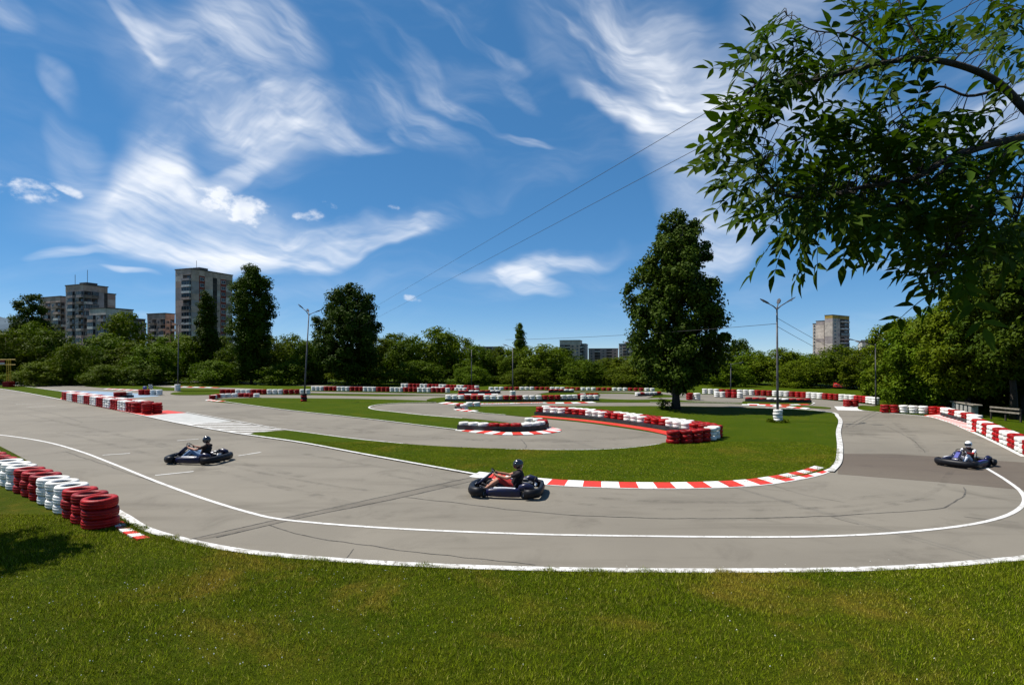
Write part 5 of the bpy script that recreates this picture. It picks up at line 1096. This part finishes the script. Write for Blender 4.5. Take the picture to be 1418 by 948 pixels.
# right-hand tower and its neighbours
block('tower_block', 'pale tower block with ochre top beyond the right-hand trees', 1153, 450, 1142, 1176, 55, 436, [(1, 'p')], [(.9, 'W'), (.35, 'p'), (1.6, 'b'), (.1, 'd')], 'palec', attic='ochre', zmin=6)
block('tower_block', 'lower pale slab left of the right-hand tower', 1141, 470, 1130, 1143, 55, 444, [(1, 'p')], [(1, 'w')], 'palec', zmin=6)
block('tower_block', 'thin pale slab at the left end of the right-hand towers', 1130, 500, 1125.5, 1132, 55, 448, [(1, 'w')], [(1, 'w')], 'palec', zmin=6)
block('apartment_block', 'low white block right of the right-hand tower', 1203, 420, 1193, 1217, 30, 471, [(1, 'w'), (1, 'b')], [(1, 'R'), (1, 'b'), (.5, 'w')], 'whitep', zmin=4)
block('apartment_block', 'low red-edged block half hidden by the roadside trees', 1222, 400, 1217, 1246, 30, 463, [(1, 'R')], [(1, 'p'), (1, 'w'), (1, 'b')], 'palec', zmin=4, extras=(('mast', .1, .2, 4), ('mast', .5, .2, 4)))
# the far blocks above the middle of the treeline
block('apartment_block', 'flat-topped far block above the middle of the treeline', 803, 520, 775, 806, 12, 471, [(1, 'b'), (1.2, 'b'), (1, 'w'), (1, 'w')], [(1, 'b')], 'beige', attic='palec', zmin=4, atth=4)
block('apartment_block', 'lower step at the right of the flat-topped far block', 811, 530, 804, 814, 12, 476, [(1, 'b'), (.6, 'w')], [(1, 'w')], 'grey', zmin=4)
block('apartment_block', 'long low far block left of the infield poplar', 856, 560, 815, 859, 10, 482.5, [(1, 'w'), (1, 'b'), (1, 'w'), (1, 'b'), (1, 'w')], [(1, 'w')], 'grey', zmin=3)
block('apartment_block', 'brighter far block touching the infield poplar', 868, 540, 857, 880, 25, 476, [(1, 'w'), (1, 'b')], [(1, 'b'), (1, 'w')], 'palec', zmin=3, extras=(('palec', .4, .4, 2.5),))
block('apartment_block', 'far block peeping out right of the infield poplar', 1001, 520, 992, 1006, 20, 477, [(1, 'w'), (1, 'b')], [(1, 'w')], 'grey', zmin=3)
block('apartment_block', 'far low roof left of the thin poplar', 690, 560, 664, 696, 12, 480, [(1, 'w'), (1, 'b'), (1, 'w')], [(1, 'w')], 'grey', zmin=3)
# far hills
M['hill'] = material('hazed_hill', (0.045, 0.075, 0.10), (0.06, 0.09, 0.12), .004, 1.0, coord='World')  # distance haze is put into the bluish hill colour
mb = MB(); prev = None
for i in range(41):
    x = -2600 + i * 45; z = 160 + 70 * math.sin(i * .21 + 1.0) + 16 * math.sin(i * .9)
    z *= max(0, min(1, (41 - i) / 26)); cur = [(x, 2200, -1), (x, 2450, z * .7), (x, 2700, z), (x, 3200, z * .4), (x, 3400, -1)]
    if prev:
        for k in range(4): mb.quad([prev[k], cur[k], cur[k + 1], prev[k + 1]], M['hill'])
    prev = cur
struct(mb.build('hills', smooth='all'))
# ================================================================== lamps, wires, fences and small things
M['galv'] = material('lamp_post_steel', (0.085, 0.085, 0.09), (0.055, 0.05, 0.05), 3.0, .55, metallic=.3); M['lens'] = material('lamp_lens', (0.35, 0.36, 0.36), rough=.2); M['wood'] = material('weathered_plank', (0.24, 0.215, 0.17), (0.16, 0.14, 0.11), 4.0, .9)
M['concb'] = material('rough_concrete', (0.34, 0.33, 0.30), (0.24, 0.23, 0.21), 4.0, .95, .4, 30); M['yellow'] = material('yellow_paint', (0.48, 0.33, 0.02), (0.36, 0.24, 0.02), 6.0, .6); M['navyf'] = material('dark_blue_sheet', (0.014, 0.016, 0.045), (0.022, 0.024, 0.055), 2.0, .6); M['roofr'] = material('dark_red_roof', (0.07, 0.012, 0.010), (0.04, 0.010, 0.010), 3.0, .8)
M['cable'] = material('cable', (0.012, 0.012, 0.014), rough=.6)
def lamp(px, by, ty, label, arms, lean=0.0, thick=.075, arm=1.3):
    p = G(px, by); d = p.y; H = CAMZ + (HY - ty) / F * d; t = empty('street_lamp', (p.x, p.y, 0)); tag(t, label, 'street lamp', 'street lamps')
    mb = MB(); mb.tube([(0, 0, -.1), (lean * .3, 0, H * .3), (lean, 0, H)], [thick, thick * .85, thick * .55], 10, M['galv']); mb.build('pole', None, t, 'all')
    for ax, ay, rise in arms:
        a = Vector((lean, 0, H - .15)); e = a + Vector((ax * arm, ay * arm, rise)); m = a.lerp(e, .45) + Vector((0, 0, rise * .12)); mb = MB(); mb.tube([a, m, e], [.04, .034, .03], 7, M['galv']); ao = mb.build('arm', None, t, 'all')
        dv = (e - m).normalized(); mb = MB(); n = dv.cross(Vector((0, 0, 1))).normalized(); u = n.cross(dv); L = .62
        loft(mb, [[e + dv * s + n * w_ * c + u * h_ * q for c, q in ((-1, -.4), (1, -.4), (.8, .6), (-.8, .6))] for s, w_, h_ in ((0, .05, .05), (.12, .11, .08), (.42, .12, .075), (L, .05, .03))], M['galv'])
        mb.box(e + dv * .3 + u * -.045, (.14, .14, .02), M['lens']); mb.build('lamp_head', None, ao, True)
    return t, H
lamp(1077, 584, 425, 'tall three-armed street lamp on the lawn with white tyre base', [(-1, .1, .36), (.55, .85, .42), (1, -.4, .40)], -.05, .085, .48)
lamp(421, 556, 434, 'leaning two-armed street lamp with dark red tyre base', [(-1, 0, .62), (1, .3, .30), (-.45, .9, .38)], .46, .085, .55)
lamp(710, 549, 480, 'single street lamp behind the lettered-kerb tyre row', [(-.6, .3, .25)], .0, .07, .9)
lamp(246, 541, 450, 'street lamp in front of the tower block with white tyre base', [(-1, 0, .4), (.9, .4, .4)], .15, .08, .6)
lamp(113, 530, 468, 'thin street lamp by the dark blue fence at far left', [(-.8, .2, .3)], .15, .09, 1.0)
lamp(653, 536, 484, 'thin street lamp before the trees left of the thin poplar', [(-.7, .2, .3)], .0, .08, 1.0)
lamp(1012, 544, 503, 'far two-armed street lamp right of the infield poplar', [(-1, .1, .2), (1, .1, .2)], .0, .08, 1.0)
lamp(1213, 561, 476, 'street lamp by the end of the far right barrier', [(-1, .3, .5), (-.35, .6, .3)], -.05, .07, 1.6)
def lamp_base(px, by, col, n, R, w, label):
    p = G(px, by); root = empty('tyre_stack', (p.x, p.y, .035)); tag(root, label, 'tyre stack', 'tyre stacks round lamp posts')
    for k in range(n): link('tyre', tyre_mesh(R, w, col if not isinstance(col, str) or len(col) == 1 else col[k % len(col)], 1), root, (rs.uniform(-.02, .02), rs.uniform(-.02, .02), w * (k + .5)), (0, 0, k))
lamp_base(1077, 584, 'w', 4, .28, .19, 'white four-tyre stack round the three-armed lamp on the lawn'); lamp_base(421, 556, 'rb', 4, .29, .19, 'dark red and black tyres round the leaning lamp post'); lamp_base(246, 541, 'w', 4, .34, .2, 'white tyres round the lamp before the tower block'); lamp_base(710, 549, 'w', 3, .32, .2, 'white tyres round the lamp behind the lettered-kerb row')
# tufts at the lamp foot
for px, by, lab in ((1077, 585, 'long grass tuft at the foot of the three-armed lamp'),):
    p = G(px, by); rng = np.random.RandomState(4); n = 260; a = rng.rand(n) * 6.28; r_ = .35 + rng.rand(n) * .28
    P_ = np.stack([p.x + np.cos(a) * r_, p.y + np.sin(a) * r_, rng.rand(n) * .14 + .05], 1); tag(link('grass_tuft', leaf_cards('grass_tuft', P_, rng.normal(size=(n, 3)), np.full(n, .2), M['leaf_far'], rng, .3)), lab, 'grass')
# overhead cables
def wire(a, b, r, label, sag=0.0):
    a, b = Vector(a), Vector(b); mb = MB(); pts = [a.lerp(b, i / 24) + Vector((0, 0, -sag * 4 * (i / 24) * (1 - i / 24))) for i in range(25)]; mb.tube(pts, r, 5, M['cable']); tag(mb.build('overhead_cable', smooth='all'), label, 'cable', 'overhead cables')
def wline_(pa, pb, hgt, y0, y1, label, r):
    ka, kb_ = (HY - pa[1]) / F, (HY - pb[1]) / F; A = Vector(((pa[0] - CX) / F * (hgt - CAMZ) / ka, (hgt - CAMZ) / ka, hgt)); B = Vector(((pb[0] - CX) / F * (hgt - CAMZ) / kb_, (hgt - CAMZ) / kb_, hgt)); u = (B - A) / (B.y - A.y)
    wire(A + u * (y0 - A.y), A + u * (y1 - A.y), r, label)
wline_((1190, 32), (524, 422), 9.0, 4.0, 120, 'upper of the two long overhead cables crossing the sky', .0065); wline_((1015, 180), (524, 439), 8.4, 4.0, 120, 'lower of the two long overhead cables crossing the sky', .0065)
L1 = at(1076, 440, 34.5); wire(L1, at(1240, 520, 60), .012, 'upper thin cable running right from the three-armed lamp', .3); wire(L1 - Vector((0, 0, .5)), at(1240, 530, 60), .012, 'lower thin cable running right from the three-armed lamp', .3)
wire(at(1076, 448, 34.5), at(700, 470, 64), .014, 'thin cable running left from the three-armed lamp behind the poplar', .2)
# start post with red banner, far left
p = G(12, 536); t = empty('start_post', (p.x, p.y, .03)); tag(t, 'yellow lattice start post with red base at the far left', 'post')
mb = MB(); hh = CAMZ + (HY - 497) / F * p.y
for dx, dy in ((-.16, -.16), (.16, -.16), (.16, .16), (-.16, .16)): mb.tube([(dx, dy, 0), (dx, dy, hh)], .035, 6, M['yellow'])
for i in range(9):
    z = .4 + i * (hh - .5) / 9; mb.tube([(-.16, -.16, z), (.16, -.16, z + .4)], .02, 5, M['yellow']); mb.tube([(.16, -.16, z + .4), (.16, .16, z)], .02, 5, M['yellow'])
mb.build('lattice', None, t); mb = MB(); mb.tube([(-4.2, 0, hh - .1), (1.0, 0, hh - .1)], .05, 6, M['yellow']); mb.tube([(-4.2, 0, hh - .85), (1.0, 0, hh - .85)], .05, 6, M['yellow']); mb.build('crossbar', None, t)
mb = MB(); mb.box((-2.2, 0, hh - .32), (3.2, .05, .36), M['redp']); mb.build('red_banner', None, t); mb = MB(); mb.box((-2.2, 0, hh - .68), (3.2, .05, .30), M['whitep']); mb.build('white_banner', None, t)
mb = MB()
for k in range(3): mb.box((0, 0, .16 + k * .26), (1.05, 1.05, .24), M['red_t'], bevel=.05)
mb.build('base', None, t)
# chequered board and two boxes on the small barrier by the blue apron
p = G(208, 547); t = empty('chequered_board', (p.x, p.y + .1, .66)); tag(t, 'small black and white chequered board on the apron barrier', 'board')
mb = MB(); mb.box((0, 0, .28), (.52, .06, .52), M['blackp'], bevel=.01); mb.build('panel', None, t)
for i in range(4):
    for j in range(4):
        if (i + j) % 2: mb = MB(); mb.box((-.185 + i * .123, -.036, .095 + j * .123), (.118, .012, .118), M['kwhite']); mb.build('square', None, t)
mb = MB(); mb.box((0, .02, -.02), (.08, .08, .08), M['blackp']); mb.build('foot', None, t)
mb = MB(); mb.box((p.x - .60, p.y, .66 + .17), (.30, .3, .34), M['stickerb'], bevel=.04); tag(mb.build('blue_crate', smooth=True), 'blue crate left of the chequered board on the apron barrier', 'crate')
# dark fence and hut among the trees at far left
p0, p1 = at(60, 512, 104), at(128, 512, 104); t = empty('sheet_fence', (p0.x, p0.y, 0)); tag(t, 'dark blue sheet fence below the trees at far left', 'fence')
for i in range(6):
    w = (p1.x - p0.x) / 6; mb = MB(); mb.box((w * (i + .5), 0, 1.55), (w - .05, .05, 1.9), M['navyf'])
    for q in range(6): mb.box((w * i + w * (q + .5) / 6, -.035, 1.55), (w / 24, .03, 1.86), M['navyf'])
    mb.build('sheet_panel', None, t)
for i in range(7): mb = MB(); mb.box(((p1.x - p0.x) * i / 6, .07, 1.25), (.09, .09, 2.55), M['galv']); mb.build('post', None, t)
p = at(92, 500, 112); t = empty('hut', (p.x, p.y, 0)); tag(t, 'small hut with dark red roof half hidden by trees', 'hut')
mb = MB(); mb.box((0, 0, 1.6), (4.4, 3.4, 3.2), M['brown']); mb.build('wall', None, t); mb = MB(); mb.quad([(-2.7, -2.1, 3.15), (2.7, -2.1, 3.15), (2.1, 0, 5.3), (-1.6, 0, 5.3)], M['roofr']); mb.quad([(2.7, 2.1, 3.15), (-2.7, 2.1, 3.15), (-1.6, 0, 5.3), (2.1, 0, 5.3)], M['roofr']); mb.quad([(2.7, -2.1, 3.15), (2.7, 2.1, 3.15), (2.1, 0, 5.3)], M['roofr']); mb.quad([(-2.7, 2.1, 3.15), (-2.7, -2.1, 3.15), (-1.6, 0, 5.3)], M['roofr']); mb.build('roof', None, t)
mb = MB(); mb.box((.6, -1.72, 1.8), (1.2, .06, 1.1), M['glass']); mb.build('window', None, t)
# concrete bench and planks under the right-hand trees
p0, p1 = at(1323, 573, 43), at(1352, 576, 39.5); p0.z = p1.z = 0; dv = p1 - p0; ang = math.atan2(dv.y, dv.x); L = dv.length
t = empty('concrete_bench', p0, ang); tag(t, 'low concrete bench with slab legs behind the right roadside tyres', 'bench')
mb = MB(); mb.box((L / 2, 0, .80), (L + .5, .55, .09), M['wood'], bevel=.02); mb.build('top', None, t)
for i in range(5): mb = MB(); mb.box((L * (i + .3) / 5, 0, .38), (L / 8, .42, .74), M['concb'], bevel=.03); mb.build('leg', None, t)
p0, p1 = at(1371, 571, 38), at(1412, 575, 36); p0.z = p1.z = 0; dv = p1 - p0; ang = math.atan2(dv.y, dv.x); L = dv.length
t = empty('plank_barrier', p0, ang); tag(t, 'two weathered horizontal planks on posts in the right-hand shade', 'barrier')
for z in (.55, .80): mb = MB(); mb.box((L / 2, 0, z), (L, .06, .10), M['wood']); mb.build('plank', None, t)
for i in range(3): mb = MB(); mb.box((L * i / 2, .08, .4), (.08, .08, .8), M['bark_dark']); mb.build('post', None, t)
# two parked cars under the trees at the far right
def car(p, rz, paint, label):
    t = empty('parked_car', (p.x, p.y, .0), rz); tag(t, label, 'car', 'cars under the trees')
    mb = MB(); prof = [(-2.0, .35, .62), (-1.95, .62, .80), (-1.6, .82, .86), (-1.0, .88, .86), (0, .90, .88), (1.0, .88, .86), (1.7, .78, .84), (2.02, .60, .76), (2.05, .35, .66)]
    loft(mb, [[Vector((x, -w_, .22)), Vector((x, w_, .22)), Vector((x, w_, h_ - .12)), Vector((x, w_ * .92, h_)), Vector((x, -w_ * .92, h_)), Vector((x, -w_, h_ - .12))] for x, h_, w_ in prof], paint); mb.build('body', None, t, True)
    mb = MB(); loft(mb, [[Vector((x, -w_, .86)), Vector((x, w_, .86)), Vector((x, w_ * .82, h_)), Vector((x, -w_ * .82, h_))] for x, w_, h_ in ((-1.85, .74, .90), (-1.35, .76, 1.30), (-.4, .77, 1.44), (.5, .77, 1.40), (1.15, .75, .92))], M['glass']); cb = mb.build('cabin', None, t, True)
    mb = MB(); loft(mb, [[Vector((x, -w_, h_)), Vector((x, w_, h_)), Vector((x, w_ * .9, h_ + .04)), Vector((x, -w_ * .9, h_ + .04))] for x, w_, h_ in ((-1.3, .62, 1.29), (-.4, .63, 1.42), (.45, .63, 1.40))], paint); mb.build('roof', None, cb, True)
    for x in (-1.25, 1.25):
        for s in (-1, 1):
            mb = MB(); mb.lathe([(.16, -.1), (.28, -.11), (.31, -.06), (.31, .06), (.28, .11), (.16, .1)], 18, M['rubber'], axis='y', closed=True); w_ = mb.build('wheel', None, t, 'all', loc=(x, .76 * s, .31)); mb = MB(); mb.lathe([(.001, -.08), (.17, -.09), (.17, .09), (.001, .08)], 12, M['steel'], axis='y'); mb.build('rim', None, w_, True)
    for s in (-1, 1): mb = MB(); mb.box((2.0, .52 * s, .55), (.1, .3, .12), M['lens'], bevel=.02); mb.build('headlight', None, t); mb = MB(); mb.box((-1.98, .55 * s, .6), (.08, .22, .14), M['redp']); mb.build('tail_light', None, t)
M['silver'] = material('silver_car_paint', (0.55, 0.57, 0.60), rough=.25, metallic=.6, coat=.5); M['redcar'] = material('red_car_paint', (0.50, 0.03, 0.02), rough=.3, coat=.5)
car(at(1190, 551, 80).xy.to_3d(), rad(-116), M['silver'], 'silver car parked under the trees behind the far right barrier'); car(at(1164, 551, 82).xy.to_3d(), rad(-122), M['redcar'], 'red car parked left of the silver car under the trees')
